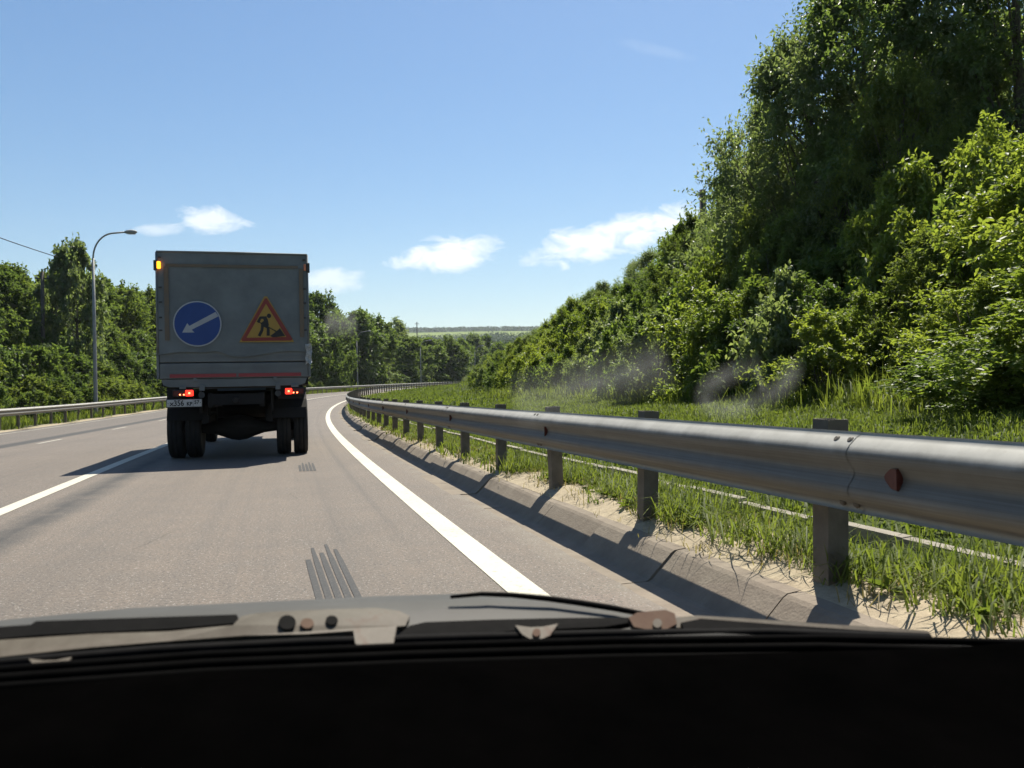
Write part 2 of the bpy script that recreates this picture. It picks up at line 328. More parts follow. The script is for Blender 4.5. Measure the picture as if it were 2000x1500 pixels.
M = dict(seal=mat('black_seal_rubber', (.0010, .0009, .0009), (.0022, .002, .0019), 25, .95, spec=.04), rail=rail_material(),
    asphalt=asphalt_material(), paint=paint_material('line_paint', (.50, .465, .375), .8), thinpaint=paint_material('worn_paint', (.36, .335, .28), 1.0),
    verge=verge_material('verge_soil', 1), vergel=verge_material('bank_soil', -1),
    concrete=mat('kerb_concrete', (.150, .120, .090), (.200, .165, .125), 5, .9, bump=.25, bscale=60, c3=(.165, .128, .092)),
    slab=mat('gutter_concrete', (.19, .165, .13), (.27, .24, .195), 6, .9, bump=.2, bscale=50),
    zinc=mat('galvanised_steel', (.26, .245, .215), (.37, .352, .315), 7, .62, .0, bump=.05, bscale=30, c3=(.22, .20, .17), spec=.3),
    post=mat('dull_steel_post', (.090, .074, .056), (.145, .122, .095), 7, .7, .0, bump=.05),
    lamp=mat('grey_pole', (.20, .20, .19), (.27, .27, .26), 3, .6, .1),
    redglass=mat('dull_red_reflector', (.075, .016, .010), (.11, .03, .018), 30, .6),
    tarp=mat('grey_tarpaulin', (.088, .101, .106), (.158, .175, .178), 1.7, .62, bump=.12, bscale=2.5, detail=9, contrast=(.3, .75)),
    board=mat('grey_tailgate_paint', (.098, .105, .106), (.146, .154, .152), 2.2, .6, bump=.06, bscale=14, detail=9, c3=(.05, .043, .036), contrast=(.3, .66)),
    under=mat('underbody_black', (.008, .007, .0065), (.014, .012, .011), 6, .85),
    rubber=mat('tyre_rubber', (.010, .0095, .009), (.017, .015, .014), 9, .8, bump=.2, bscale=30),
    strap=mat('dark_strap', (.03, .03, .03), (.05, .05, .05), 20, .7),
    otape=mat('faded_orange_tape', (.150, .098, .056), (.110, .094, .074), 5, .6, detail=8),
    redtape=mat('red_reflective_tape', (.30, .032, .040), (.25, .035, .04), 9, .4),
    blue=mat('sign_blue', (.005, .034, .165), (.007, .04, .185), 4, .4), white=mat('sign_white', (.33, .35, .365), (.28, .29, .31), 5, .45),
    yellow=mat('sign_yellow', (.33, .195, .028), (.28, .17, .03), 5, .45), sred=mat('sign_red', (.21, .020, .014), (.17, .022, .016), 5, .45), black=mat('sign_black', (.016, .015, .015), None, rough=.6),
    orange_lit=emat('lit_marker', (1, .26, .01), 3.2), orange_off=mat('orange_lens', (.55, .16, .08), (.5, .2, .1), 20, .3), red_lit=emat('lit_tail_lamp', (1, .03, .015), 1.5), red_dark=mat('dark_red_lens', (.10, .012, .01), None, rough=.35), redspot=emat('lit_tail_spot', (1, .16, .06), 5.0),
    plate=mat('plate_white', (.50, .49, .47), (.42, .40, .37), 12, .5),
    bark=mat('bark', (.075, .06, .045), (.13, .11, .085), 14, .95, bump=.4),
    wood=mat('weathered_pole', (.06, .05, .042), (.10, .085, .07), 9, .9),
    cable=mat('cable_black', (.012, .012, .012), None, rough=.6),
    bonnet=mat('dusty_silver_paint', (.058, .055, .049), (.074, .071, .064), 5, .6, .0, spec=.15, detail=8),
    dash=mat('black_dashboard', (.0006, .0006, .0006), (.0011, .001, .001), 8, 1.0, spec=.0),
    cowl=mat('black_cowl_plastic', (.004, .0038, .0036), (.009, .0085, .008), 40, .75, bump=.3, bscale=220, spec=.25),
    wrub=mat('wiper_rubber', (.0028, .0026, .0024), (.0055, .005, .0047), 60, .85, spec=.1),
    wmet=mat('worn_tan_wiper_metal', (.060, .044, .026), (.098, .080, .056), 30, .65, .0, c3=(.075, .034, .014), contrast=(.3, .6)),
    wrust=mat('rusty_wiper_metal', (.090, .048, .024), (.07, .03, .013), 50, .8, c3=(.11, .085, .06)),
    leaf_a=leaf_material('leaf_mid_green', (.055, .092, .024), (.125, .170, .048), .52),
    leaf_b=leaf_material('leaf_yellow_green', (.085, .128, .027), (.190, .225, .052), .53),
    leaf_c=leaf_material('leaf_dark_green', (.052, .084, .032), (.110, .150, .056), .54),
    leaf_d=leaf_material('leaf_grey_green', (.078, .110, .058), (.155, .188, .105), .55),
    leaf_f=leaf_material('leaf_far_green', (.048, .080, .026), (.105, .140, .048), .5, .7),
    leaf_w=leaf_material('far_woods', (.018, .034, .016), (.040, .062, .024), .3, .8),
    leaf_g=leaf_material('leaf_bush_green', (.066, .102, .028), (.140, .168, .050), .5, .7),
    grass=leaf_material('grass_blade', (.050, .080, .018), (.130, .155, .042), .48, .55),
    hay=leaf_material('dry_grass', (.13, .11, .06), (.21, .175, .095), .4, .6),
)

# ------------------------------------------------------------------ road, markings, kerb, verges
def strip(name, ss, ts, fz, mats, parent=None, smooth=True, jitter=None):
    ss = np.asarray(ss, float); ts = np.asarray(ts, float)
    A, B = np.meshgrid(ss, ts, indexing='ij')
    if jitter is not None: B = B + jitter(A, B)
    V = fz(A, B).reshape(-1, 3); n, k = len(ss), len(ts)
    I = np.arange(n * k).reshape(n, k)
    F = np.stack([I[:-1, :-1], I[:-1, 1:], I[1:, 1:], I[1:, :-1]], -1).reshape(-1, 4)
    return obj(name, npmesh(name, V, F, mats, smooth, uv=np.stack([A.ravel(), B.ravel()], -1)), parent)
rng = np.random.default_rng(7)
s_road = np.concatenate([np.arange(-20, 40, .5), np.arange(40, 300, 2.0)])
s_fine = np.concatenate([np.arange(-6, 30, .06), np.arange(30, 300, 1.0)])
def crown(A, B): return P(A, B, np.where(B < -2.5, (B + 2.5) * .018, 0))
_ej = np.convolve(rng.normal(0, .018, len(s_fine) + 8), np.ones(5) / 5, 'same')[:len(s_fine)]
def edge_jit(A, B): return np.where(B > 1.6, _ej[:, None], 0) if A.shape[0] == len(_ej) else 0 * A
road = strip('road', s_fine, [-10.3, -8, -6, -4, -2.5, -1, 0.5, 1.4, 1.745], crown, [M['asphalt']], jitter=edge_jit); tag(road, kind='structure')
def line(name, t, w, s0, s1, m, step=.5, dz=.004):
    return strip(name, np.arange(s0, s1 + .01, step), [t - w / 2, t + w / 2], lambda A, B: crown(A, B) + np.array([0, 0, dz]), [m], road)
line('edge_line', 1.215, .185, -4, 240, M['paint'], .25)
line('lane_line', -2.55, .17, -4, 240, M['paint'], .25)
line('edge_line', -9.62, .10, -4, 260, M['thinpaint'], 1.0)
for k in range(0, 30): line('lane_dash', -6.12, .11, 7.1 + k * 8.05, 7.1 + k * 8.05 + 2.1, M['thinpaint'], .7)
# tyre prints: five ribs of rubber where wheels braked
m_skid = bpy.data.materials.new('tyre_rubber_print'); m_skid.use_nodes = True
_b = NB(m_skid); _p = _b.N['Principled BSDF']; _tc = _b.new('ShaderNodeTexCoord'); _n = _b.noise(_tc.outputs['Object'], 90, 3)
_b.L.new(_b.mix(_b.ramp(_n, .50, .80), (.024, .0235, .023), (.085, .073, .064)), _p.inputs['Base Color']); _p.inputs['Roughness'].default_value = .8
for (s0, s1, tc0, drift, w) in ((3.4, 6.0, .30, -.022, .036), (11.6, 13.2, .33, 0, .034)):
    for k in range(5):
        off = (k - 2) * .048
        ss = np.arange(s0, s1 - (.5, .12, .3, 0, .22)[k], .1)
        strip('skid_mark', ss, [-w / 2, w / 2], lambda A, B: P(A, B * (1 - .5 * sstep(s1 - .9, s1, A)) + tc0 + off + drift * (A - s0), .004), [m_skid], road)
# cracks in the asphalt
for (sa, ta, sb, tb) in ((6.2, -1.0, 6.9, -.86), (8.6, .15, 9.1, .09)):
    ss = np.arange(sa, sb, .07); tt = np.interp(ss, [sa, sb], [ta, tb]) + np.cumsum(rng.normal(0, .012, len(ss)))
    V = np.concatenate([P(ss, tt - .0013, .003), P(ss, tt + .0013, .003)]); n = len(ss)
    obj('crack', npmesh('crack', V, np.array([(i, i + n, i + n + 1, i + 1) for i in range(n - 1)]), [M['under']]), road)

kerb = empty('kerb'); tag(kerb, kind='structure')
KP = [(1.66, -.006), (1.905, -.004), (1.922, .004), (2.058, .138), (2.08, .152), (2.15, .160), (2.15, -.12), (1.66, -.12)]
def kerb_piece(s0, s1, dt, dz, n):
    ss = np.linspace(s0, s1, n); k = len(KP); V = []
    for i, s in enumerate(ss):
        V.append(P(np.full(k, s), np.array([a + dt for a, _ in KP]), np.array([b + dz for _, b in KP])))
    V = np.concatenate(V); F = []
    for i in range(n - 1):
        for j in range(k): F.append((i * k + j, i * k + (j + 1) % k, (i + 1) * k + (j + 1) % k, (i + 1) * k + j))
    me = bpy.data.meshes.new('kerb_stone'); me.from_pydata(V.tolist(), [], F + [tuple(range(k))[::-1], tuple((n - 1) * k + j for j in range(k))]); me.materials.append(M['concrete']); me.update()
    return me
for i in range(-3, 60):
    g = rng.uniform(.003, .013)
    obj('kerb_stone', kerb_piece(i * 1.03 + g, (i + 1) * 1.03, rng.normal(0, .007), rng.normal(0, .005), 3), kerb)
_o = obj('kerb_run', kerb_piece(60 * 1.03, 250, 0, 0, 130), kerb); tag(_o, kind='stuff')

ts_r = np.concatenate([[2.13, 2.16, 2.2, 2.35, 2.6, 2.9, 3.2], np.arange(3.6, 10, .5), np.arange(10, 42, 1.2)])
verge = strip('verge', np.concatenate([np.arange(-14, 40, .7), np.arange(40, 250, 2.5)]), ts_r, lambda A, B: G(A, B), [M['verge']]); tag(verge, kind='structure')
ts_l = np.concatenate([np.arange(-62, -28, 3), np.arange(-28, -12, .8), np.arange(-12, -10.2, .3), [-10.25]])
bank = strip('bank', np.concatenate([np.arange(-14, 250, 1.5)]), ts_l, lambda A, B: G(A, B), [M['vergel']]); tag(bank, kind='structure')

gut = empty('drainage_gutter'); tag(gut, kind='structure')
for i in range(0, 34):
    s0 = 1.2 + i * .8; dz = rng.normal(0, .014); dt = rng.normal(0, .014)
    c = [(3.10, -.15), (3.10, .088), (3.165, .093), (3.165, -.15)]; V = []
    for s in (s0, s0 + .785): V.append(np.stack([G(s, tt + dt)*1.0 + np.array([0, 0, zz + dz]) for tt, zz in c]))
    me = bpy.data.meshes.new('gutter_slab'); me.from_pydata(np.concatenate(V).tolist(), [], [(0, 1, 2, 3), (7, 6, 5, 4), (0, 4, 5, 1), (1, 5, 6, 2), (2, 6, 7, 3), (3, 7, 4, 0)]); me.materials.append(M['slab']); fixnormals(me)
    obj('gutter_slab', me, gut)

# ground sheet out to the horizon, valley and far rise
def far_z(X, Y):
    r = np.hypot(X, Y); a = np.arctan2(X, Y)
    z = np.interp(r, [0, 120, 260, 500, 1000, 1700, 2100, 2600, 3600], [-1.5, -.8, 3.0, 17, 44, 104, 143, 188, 230])
    k = np.interp(r, [300, 1500], [0, 1]) * (np.interp(a, [-1.2, -.3, 0, .5, 1.2], [.86, .93, 1.02, 1.08, 1.0]) - 1)
    z = z * (1 + k) + np.interp(r, [400, 900, 3000], [0, 4, 10]) * np.sin(a * 9 + r * .0013) 
    return z
rr = np.concatenate([np.linspace(2, 60, 8), np.geomspace(75, 3500, 64)]); aa = np.radians(np.concatenate([np.arange(-180, -44, 8), np.arange(-44, 44, 1.0), np.arange(44, 181, 8)]))
R_, A_ = np.meshgrid(rr, aa, indexing='ij'); XX, YY = R_ * np.sin(A_), R_ * np.cos(A_)
I = np.arange(R_.size).reshape(R_.shape); FF = np.stack([I[:-1, :-1], I[:-1, 1:], I[1:, 1:], I[1:, :-1]], -1).reshape(-1, 4)
def field_material():
    m = bpy.data.materials.new('far_fields'); m.use_nodes = True; b = NB(m); p = b.N['Principled BSDF']
    tc = b.new('ShaderNodeTexCoord'); uv = b.new('ShaderNodeUVMap'); sx = b.new('ShaderNodeSeparateXYZ'); b.L.new(uv.outputs[0], sx.inputs[0]); r = sx.outputs[0]
    n = b.noise(tc.outputs['Object'], .004, 4); g = b.mix(b.ramp(n, .35, .65), (.045, .07, .022), (.07, .095, .03))
    f = b.math('MULTIPLY', b.ramp(r, 1500, 1520), b.ramp(r, 2150, 2130)); g = b.mix(f, g, (.155, .19, .06))
    b.L.new(g, p.inputs['Base Color']); p.inputs['Roughness'].default_value = 1; p.inputs['Specular IOR Level'].default_value = 0
    return m
ground = obj('ground', npmesh('ground', np.stack([XX.ravel(), YY.ravel(), far_z(XX, YY).ravel()], -1), FF[:, ::-1], [field_material()], True, uv=np.stack([R_.ravel(), A_.ravel()], -1))); tag(ground, kind='structure')

# ------------------------------------------------------------------ guardrails
WP = [(.022, 0), (.010, .005), (.006, .016), (.020, .032), (.056, .052), (.074, .070), (.080, .090), (.074, .110), (.060, .128), (.050, .144), (.047, .156),
      (.050, .168), (.060, .184), (.074, .202), (.083, .222), (.080, .242), (.066, .262), (.036, .288), (.012, .303), (.014, .311)]
def w_beam(s0, s1, t, z0, sign, step):
    """sign -1: crests face decreasing t"""
    ss = np.linspace(s0, s1, max(2, int(round((s1 - s0) / step)) + 1)); k = len(WP)
    d = np.array([a for a, _ in WP]); z = np.array([b for _, b in WP])
    A, D = np.meshgrid(ss, d, indexing='ij'); _, Z = np.meshgrid(ss, z, indexing='ij')
    V = P(A, t + sign * D, z0(A) + Z).reshape(-1, 3); I = np.arange(V.shape[0]).reshape(len(ss), k)
    F = np.stack([I[:-1, :-1], I[:-1, 1:], I[1:, 1:], I[1:, :-1]], -1).reshape(-1, 4)
    if sign > 0: F = F[:, ::-1]
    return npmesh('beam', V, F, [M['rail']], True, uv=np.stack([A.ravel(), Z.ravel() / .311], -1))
def post_mesh(h):
    b = MB()      # C channel, web facing the road
    w, d, th = .054, .10, .007
    poly = [(-w, 0), (w, 0), (w, d), (w - .03, d), (w - .03, d - th), (w - th, d - th), (w - th, th), (-w + th, th), (-w + th, d - th), (-w + .03, d - th), (-w + .03, d), (-w, d)]
    b.prism(poly, lambda x, y: (x, y, -.35), lambda x, y: (x, y, h)); me = b.mesh('post', M['post']); fixnormals(me); return me
def guardrail(name, label, t, s0, s1, zb, sign, spacing, first, sec, seed):
    r = np.random.default_rng(seed)
    base = G(s0, t + .1); g = empty(name, (0, 0, 0)); tag(g, label, 'guardrail')
    zf = lambda A: zb(A)
    k = s0; j = 0
    while k < s1 - .1:
        e = min(k + sec, s1)
        # neighbouring sections lap: each starts 2.5 mm further out than the last ended
        me = w_beam(k - .12, e, t + sign * (.0025 * (j % 2)), lambda A, j=j: zf(A) + .001 * (j % 2), sign, .5 if k < 40 else 1.0)
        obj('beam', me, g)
        if k < 60:
            for q, (dz, dd) in enumerate(((.278, .043), (.034, .024), (.192, .05), (.12, .05))):
                for ds in (-.10, -.02):
                    if k + ds < 1.2: continue
                    c = P(k + ds, t + sign * dd, float(zf(np.array(k))) + dz)
                    b = MB(); n = Vector((math.cos(heading(k)) * sign, -math.sin(heading(k)) * sign, .7 if q in (0, 3) else -.4)).normalized(); cv = Vector(c)
                    b.tube([cv - n * .004, cv + n * .006, cv + n * .011], [.016, .016, .009], 8); b.build('bolt', M['post'], g)
        k = e; j += 1
    pm = [post_mesh(.62), post_mesh(.635), post_mesh(.65)]
    s = first; i = 0
    while s < s1:
        tp = t + (.035 if sign < 0 else -.035)
        p0 = G(s, t + (-sign) * .09)
        top = float(np.interp(s, S, CZ)) + float(zf(np.array(s))) + .345
        me = pm[i % 3]
        o = obj('post', me, g, tuple(p0)); o.location.z = top - (.62, .635, .65)[i % 3]
        o.location.x += 0; o.rotation_euler = (r.normal(0, .012), r.normal(.0, .012) + (.03 if sign < 0 else 0), -heading(s) + (-math.pi / 2 if sign < 0 else math.pi / 2) + r.normal(0, .05))
        # web of the channel towards the beam
        # spacer between post and beam
        if s < 60:
            q = P(s, t - sign * .0, float(zf(np.array(s))) + .156); b = MB(); b.box(-.035, .035, -.04, .085, -.075, .075)
            sp = b.build('spacer', M['post'], g, loc=tuple(q)); sp.rotation_euler = (0, 0, -heading(s) + (-math.pi / 2 if sign < 0 else math.pi / 2))
        s += spacing; i += 1
    return g
rail_in = guardrail('guardrail', 'weathered steel guardrail on close posts along the sandy kerb inside the bend', 2.15, -1.2, 215, lambda A: .55 + 0 * A, -1, 1.86, 1.23, 4.0, 3)
for k in range(0, 40):      # reflectors in the valley of the beam
    s = 2.47 + k * 4.0
    q = P(s, 2.148, .55 + .156); th = heading(s); b = MB()
    b.add([(-.045, .045, -.05), (.05, .045, -.034), (.05, .045, .034), (-.045, .045, .05), (-.05, .078, -.036), (-.05, .078, .036)], [(0, 3, 5, 4), (0, 4, 1), (4, 5, 2, 1), (3, 2, 5), (0, 1, 2, 3)])
    o = b.build('reflector', M['redglass'], rail_in, loc=tuple(q)); o.rotation_euler = (0, 0, -th + math.pi / 2)
rail_out = guardrail('guardrail', 'sunlit steel guardrail on the outer side of the bend below the bushy bank', -11.4, 20, 235, lambda A: .36 + 0 * A, 1, 2.0, 20.6, 4.0, 4)

# ------------------------------------------------------------------ street lamps, poles, cable
def street_lamp(s, t, h, label, lean=0.0):
    p = G(s, t); th = heading(s); e = empty('street_lamp', tuple(p), -th); tag(e, label, 'street lamp', 'street lamps along the outer guardrail')
    MB().tube([(0, 0, -.4), (0, 0, .02), (0, 0, h * .5), (0, 0, h - 1.6)], [.13, .12, .095, .07], 8).build('pole', M['lamp'], e, True)
    a = [(0, 0, h - 1.6)] + [(1.15 * (1 - math.cos(q)), 0, h - 1.6 + 1.45 * math.sin(q)) for q in np.linspace(.1, 1.45, 9)] + [(1.75, 0, h - .08)]
    MB().tube(a, [.05] * len(a), 8).build('arm', M['lamp'], e, True)
    b = MB(); b.tube([(1.68, 0, h - .09), (1.85, 0, h - .075), (2.1, 0, h - .06), (2.32, 0, h - .065), (2.4, 0, h - .075)], [.04, .115, .13, .10, .03], 10)
    hd = b.build('lamp_head', M['lamp'], e, True)
    MB().box(1.88, 2.3, -.09, .09, h - .2, h - .165, .01).build('lens', M['white'], hd)
for (s, h, lb) in ((51.0, 10.7, 'tall grey street lamp with curved arm rising alone before the leafy bank'), (92, 10.2, 'grey street lamp standing beyond the truck'), (132, 9.5, 'slim street lamp before the dark roadside tree past the truck'), (165, 9.4, 'slim street lamp before the grassy bank where the road bends away'), (198, 9.3, 'farthest slim street lamp before the open green slope')):
    street_lamp(s, -12.05, h, lb)

def at_depth(px, py, d):
    r = ray(px, py); return np.array([0, 0, CAM_H]) + r * d / r[1]
def utility_pole(px, ytop, d, h, label, arm=True):
    p = at_depth(px, ytop, d); e = empty('utility_pole', (p[0], p[1], p[2] - h)); tag(e, label, 'pole', None)
    MB().tube([(0, 0, -.3), (0, 0, h * .5), (.02, 0, h)], [.15, .13, .115], 8).build('shaft', M['wood'], e, True)
    if not arm: return
    MB().tube([(-.5, 0, h - .45), (.5, 0, h - .45)], .05, 6).build('crossarm', M['wood'], e)
    for x in (-.42, .42): MB().tube([(x, 0, h - .40), (x, 0, h - .27)], [.035, .045], 6).build('insulator', M['lamp'], e)
utility_pole(82, 531, 58, 7, 'dark weathered pole standing among the trees near the tall street lamp')
utility_pole(1371, 371, 30, 6.5, 'dark pole tip poking above the trees on the tall bank', False)
utility_pole(814, 629, 205, 14, 'thin dark pole on the tree line before the distant valley')
pa, pb = at_depth(-330, 330, 40), at_depth(112, 502, 57)
cpts = [tuple(pa + (pb - pa) * f + np.array([0, 0, -.22 * 4 * f * (1 - f)])) for f in np.linspace(0, 1, 24)]
cb = MB().tube(cpts, .028, 6).build('power_cable', M['cable'], None, True); tag(cb, 'single black overhead cable running down into the treetops', 'cable')

# ------------------------------------------------------------------ the truck
def build_truck():
    th = math.radians(-14.9); c0 = at_depth(458, 620, 13.5)
    fwd = np.array([math.sin(th), math.cos(th), 0]); RW = -1.05          # rear wall sits 1.05 m behind the rear axle
    loc = np.array([c0[0], c0[1], 0]) + fwd * (-RW); loc[2] = 0
    T = empty('truck', tuple(loc), -th); tag(T, 'dark grey tarpaulin covered truck with blue arrow sign and roadworks triangle on its back', 'truck')
    def U(x): return (x - 885) * .0016
    def Zc(y): return 3.38 - (y - 150) * .001627
    # tarpaulin over the bows: roof, sides and back with shallow billows
    def sheet(name, o, a, b, na, nb, m, amp=.014, hem=None, par=None):
        o, a, b = map(np.array, (o, a, b)); V = []
        for i in range(na + 1):
            for j in range(nb + 1):
                f, g = i / na, j / nb; p = o + a * f + b * g
                if hem and j == 0: p = p + np.array([0, 0, hem(f)])
                q = Vector(p * 1.3); n = np.array([mnoise.noise(q), mnoise.noise(q + Vector((9, 3, 1))), mnoise.noise(q + Vector((2, 8, 5))) * .6])
                q2 = Vector(p * 5); n = n + .35 * np.array([mnoise.noise(q2), mnoise.noise(q2 + Vector((4, 4, 4))), 0])
                V.append(p + n * amp)
        I = np.arange((na + 1) * (nb + 1)).reshape(na + 1, nb + 1); F = np.stack([I[:-1, :-1], I[1:, :-1], I[1:, 1:], I[:-1, 1:]], -1).reshape(-1, 4)
        return obj(name, npmesh(name, np.array(V), F, [m], True), par or T)
    zt, zb, L1 = 3.38, 1.74, 4.25
    wall = RW - .03
    back = sheet('back_curtain', (-1.17, wall, zb), (2.34, 0, 0), (0, 0, zt - zb - .005), 44, 34, M['tarp'], .012, hem=lambda f: .045 * math.sin(f * 9) + (.06 * math.exp(-((f - .38) / .07) ** 2)) - .02)
    sheet('side_curtain', (-1.18, wall + .004, 1.70), (0, L1 - wall, 0), (.01, 0, zt - 1.70 - .012), 40, 16, M['tarp'], .016)
    sheet('side_curtain', (1.18, L1, 1.70), (0, wall - L1 + .004, 0), (-.01, 0, zt - 1.70 - .012), 40, 16, M['tarp'], .016)
    sheet('roof_cover', (-1.165, L1, zt - .004), (2.33, 0, 0), (0, wall - L1, 0), 20, 40, M['tarp'], .012)
    sheet('front_curtain', (1.17, L1, 1.4), (-2.34, 0, 0), (0, 0, zt - 1.41), 8, 8, M['tarp'], .01)
    MB().tube([(-1.165, wall, zt - .012), (0, wall - .004, zt - .008), (1.165, wall, zt - .016)], .018, 8).build('top_seam', M['tarp'], back, True)
    for x in (-1.165, 1.165):
        MB().tube([(x, wall - .004, zt - .02), (x * 1.003, wall - .006, 2.6), (x, wall - .004, 1.75)], .016, 8).build('corner_seam', M['tarp'], back, True)
    d = wall - .020
    def plate2(name, poly, m, k, par, flat=False):
        pts = [(U(x), Zc(y)) for x, y in poly]
        dep = d - .0035 * k
        b = MB(); b.prism(pts, lambda x, z: (x, dep, z), lambda x, z: (x, dep + (.003 if not flat else .0012), z)); me = b.mesh(name, m); fixnormals(me); return obj(name, me, par)
    # faded orange contour tape
    for (x0, x1, y0, y1) in ((245, 1520, 276, 303), (225, 268, 305, 1030), (1528, 1572, 305, 1000)):
        plate2('contour_tape', [(x0, y1), (x1, y1), (x1, y0), (x0, y0)], M['otape'], 0, back)
    # direction sign
    cx, cy, r = 532, 867, 226
    circ = lambda rr, n=48: [(cx + rr * math.cos(q) * 1.017, cy + rr * math.sin(q)) for q in np.linspace(0, 2 * math.pi, n, endpoint=False)]
    sg = plate2('direction_sign', circ(r), M['white'], 1, T); sg['label'] = 'round blue sign with white rim'
    plate2('blue_field', circ(r - 13), M['blue'], 2, sg)
    plate2('arrow', [(388, 953), (437, 860), (456, 888), (705, 750), (735, 792), (478, 925), (503, 953)], M['white'], 3, sg)
    # roadworks sign
    tg = plate2('roadworks_sign', [(1180, 590), (1208, 590), (1468, 1050), (928, 1052)], M['yellow'], 1, T); tg['label'] = 'yellow triangular roadworks sign with red border'
    plate2('red_border', [(1187, 610), (1206, 610), (1452, 1020), (1440, 1036), (958, 1040), (948, 1026)], M['sred'], 2, tg)
    plate2('yellow_field', [(1196, 665), (1393, 1001), (1000, 1007)], M['yellow'], 3, tg)
    def stroke(pts, w):
        pts = [Vector(p) for p in pts]; A, B = [], []
        for k, p in enumerate(pts):
            t = (pts[min(k + 1, len(pts) - 1)] - pts[max(k - 1, 0)]).normalized(); n = Vector((-t.y, t.x)) * w / 2
            ext = t * w * .25 * (-1 if k == 0 else (1 if k == len(pts) - 1 else 0)); A.append(tuple(p + n + ext)); B.append(tuple(p - n + ext))
        return A + B[::-1]
    man = [[(1224 + 21 * math.cos(q), 787 + 23 * math.sin(q)) for q in np.linspace(0, 2 * math.pi, 16, endpoint=False)],
           stroke([(1195, 806), (1140, 806), (1118, 848)], 28), [(1158, 792), (1196, 796), (1212, 826), (1222, 884), (1200, 898), (1150, 880), (1140, 866), (1172, 836)],
           stroke([(1158, 888), (1152, 932), (1126, 984)], 28), stroke([(1160, 872), (1214, 908), (1212, 980)], 30), stroke([(1112, 842), (1215, 900), (1292, 946)], 8),
           [(1232, 990), (1290, 948), (1328, 912), (1380, 990), (1290, 1002), (1255, 1003)]]
    for k, poly in enumerate(man): plate2('digger_figure', poly, M['black'], 4 + k * .34, tg, True)
    # buckles, marker lamps
    for y in (215, 510, 655, 805, 930):
        for x in (-1.115, 1.115): MB().box(x - .022, x + .022, d - .006, d + .012, Zc(y) - .011, Zc(y) + .011, .004).build('buckle', M['strap'], back)
    for sx, m, nm in ((-1, M['orange_lit'], 'marker_lamp'), (1, M['orange_off'], 'marker_lamp')):
        h = MB().box(min(sx * 1.155, sx * 1.205), max(sx * 1.155, sx * 1.205), d - .02, d + .05, 3.065, 3.225, .006).build(nm, M['strap'], T)
        w = .026 if sx < 0 else .02
        MB().box(sx * 1.128 - w, sx * 1.128 + w, d - .022, d + .012, 3.095, 3.205, .008).build('lens', m, h)
    # torn corner of the curtain
    rr = random.Random(4); V = []; F = []
    for i in range(7):
        for j in range(4): V.append((1.115 + j * .033 + rr.uniform(-.012, .012), wall - .02 - rr.uniform(0, .05), 1.88 - i * .055 + rr.uniform(-.02, .02)))
    for i in range(6):
        for j in range(3): F.append((i * 4 + j, i * 4 + j + 1, i * 4 + j + 5, i * 4 + j + 4))
    MB().add(V, F).build('torn_flap', mat('torn_pale_lining', (.42, .43, .42), (.18, .18, .17), 14, .6), T)
    # load bed: tailgate boards, side boards, floor beam
    g = MB().box(-1.15, 1.15, RW - .004, RW + .04, 1.335, 1.583, .008).build('tailgate', M['board'], T)
    MB().box(-1.15, 1.15, RW - .004, RW + .04, 1.597, 1.845, .008).build('board', M['board'], g)
    for z in (1.42, 1.50, 1.68, 1.76): MB().box(-1.12, 1.12, RW - .009, RW - .0045, z - .006, z + .006).build('rib', M['board'], g)
    for x0, x1 in ((-1.0, .012), (.048, 1.035)):
        MB().box(x0, x1, RW - .0135, RW - .0095, 1.352, 1.408).build('red_reflective_strip', M['redtape'], g)
    for x in (-.62, .62): MB().box(x - .03, x + .03, RW - .016, RW - .005, 1.285, 1.345, .004).build('hinge', M['board'], g)
    for sx in (-1, 1):
        MB().box(min(sx * 1.155, sx * 1.195), max(sx * 1.155, sx * 1.195), RW + .0, L1, 1.335, 1.85, .006).build('side_board', M['board'], T)
        MB().box(min(sx * 1.152, sx * 1.19), max(sx * 1.152, sx * 1.19), RW - .02, RW - .001, 1.34, 1.84, .004).build('corner_post', M['board'], T)
    b = MB(); b.prism([(-1.13, 1.325), (1.13, 1.325), (1.10, 1.235), (1.02, 1.205), (.5, 1.195), (-.5, 1.195), (-1.02, 1.205), (-1.10, 1.235)], lambda x, z: (x, RW + .01, z), lambda x, z: (x, RW + .16, z))
    me = b.mesh('floor_beam', M['board']); fixnormals(me); obj('floor_beam', me, T)
    MB().box(-1.15, 1.15, RW + .17, L1, 1.215, 1.325).build('load_floor', M['under'], T)
    # chassis and axle
    for x in (-.40, .40):
        MB().box(x - .04, x + .04, RW + .1, 6.0, .86, 1.10).build('frame_rail', M['under'], T)
        MB().box(x * 1.28 - .05, x * 1.28 + .05, -.65, .75, .60, .72).build('leaf_spring', M['under'], T)
        for v in (-.62, .72): MB().box(x * 1.28 - .03, x * 1.28 + .03, v - .03, v + .03, .7, .9).build('spring_shackle', M['under'], T)
    MB().box(-.44, .44, RW + .06, RW + .14, .90, 1.08).build('rear_crossmember', M['under'], T)
    MB().tube([(0, RW - .02, .98), (0, RW + .08, .98)], [.045, .06], 10).build('tow_hook', M['under'], T)
    for x in (-.93, .93):
        MB().box(x * .92 - .20, x * .92 + .20, RW + .05, RW + .09, .98, 1.2).build('lamp_panel', M['under'], T)
    MB().lathe([(.075, -.95), (.078, -.62), (.10, -.42), (.155, -.26), (.205, -.13), (.225, 0), (.205, .13), (.155, .26), (.10, .42), (.078, .62), (.075, .95)], (-.02, 0, .49), 20).build('rear_axle', M['under'], T, True)
    MB().tube([(0, .2, .52), (0, 2.5, .72)], .05, 8).build('drive_shaft', M['under'], T)
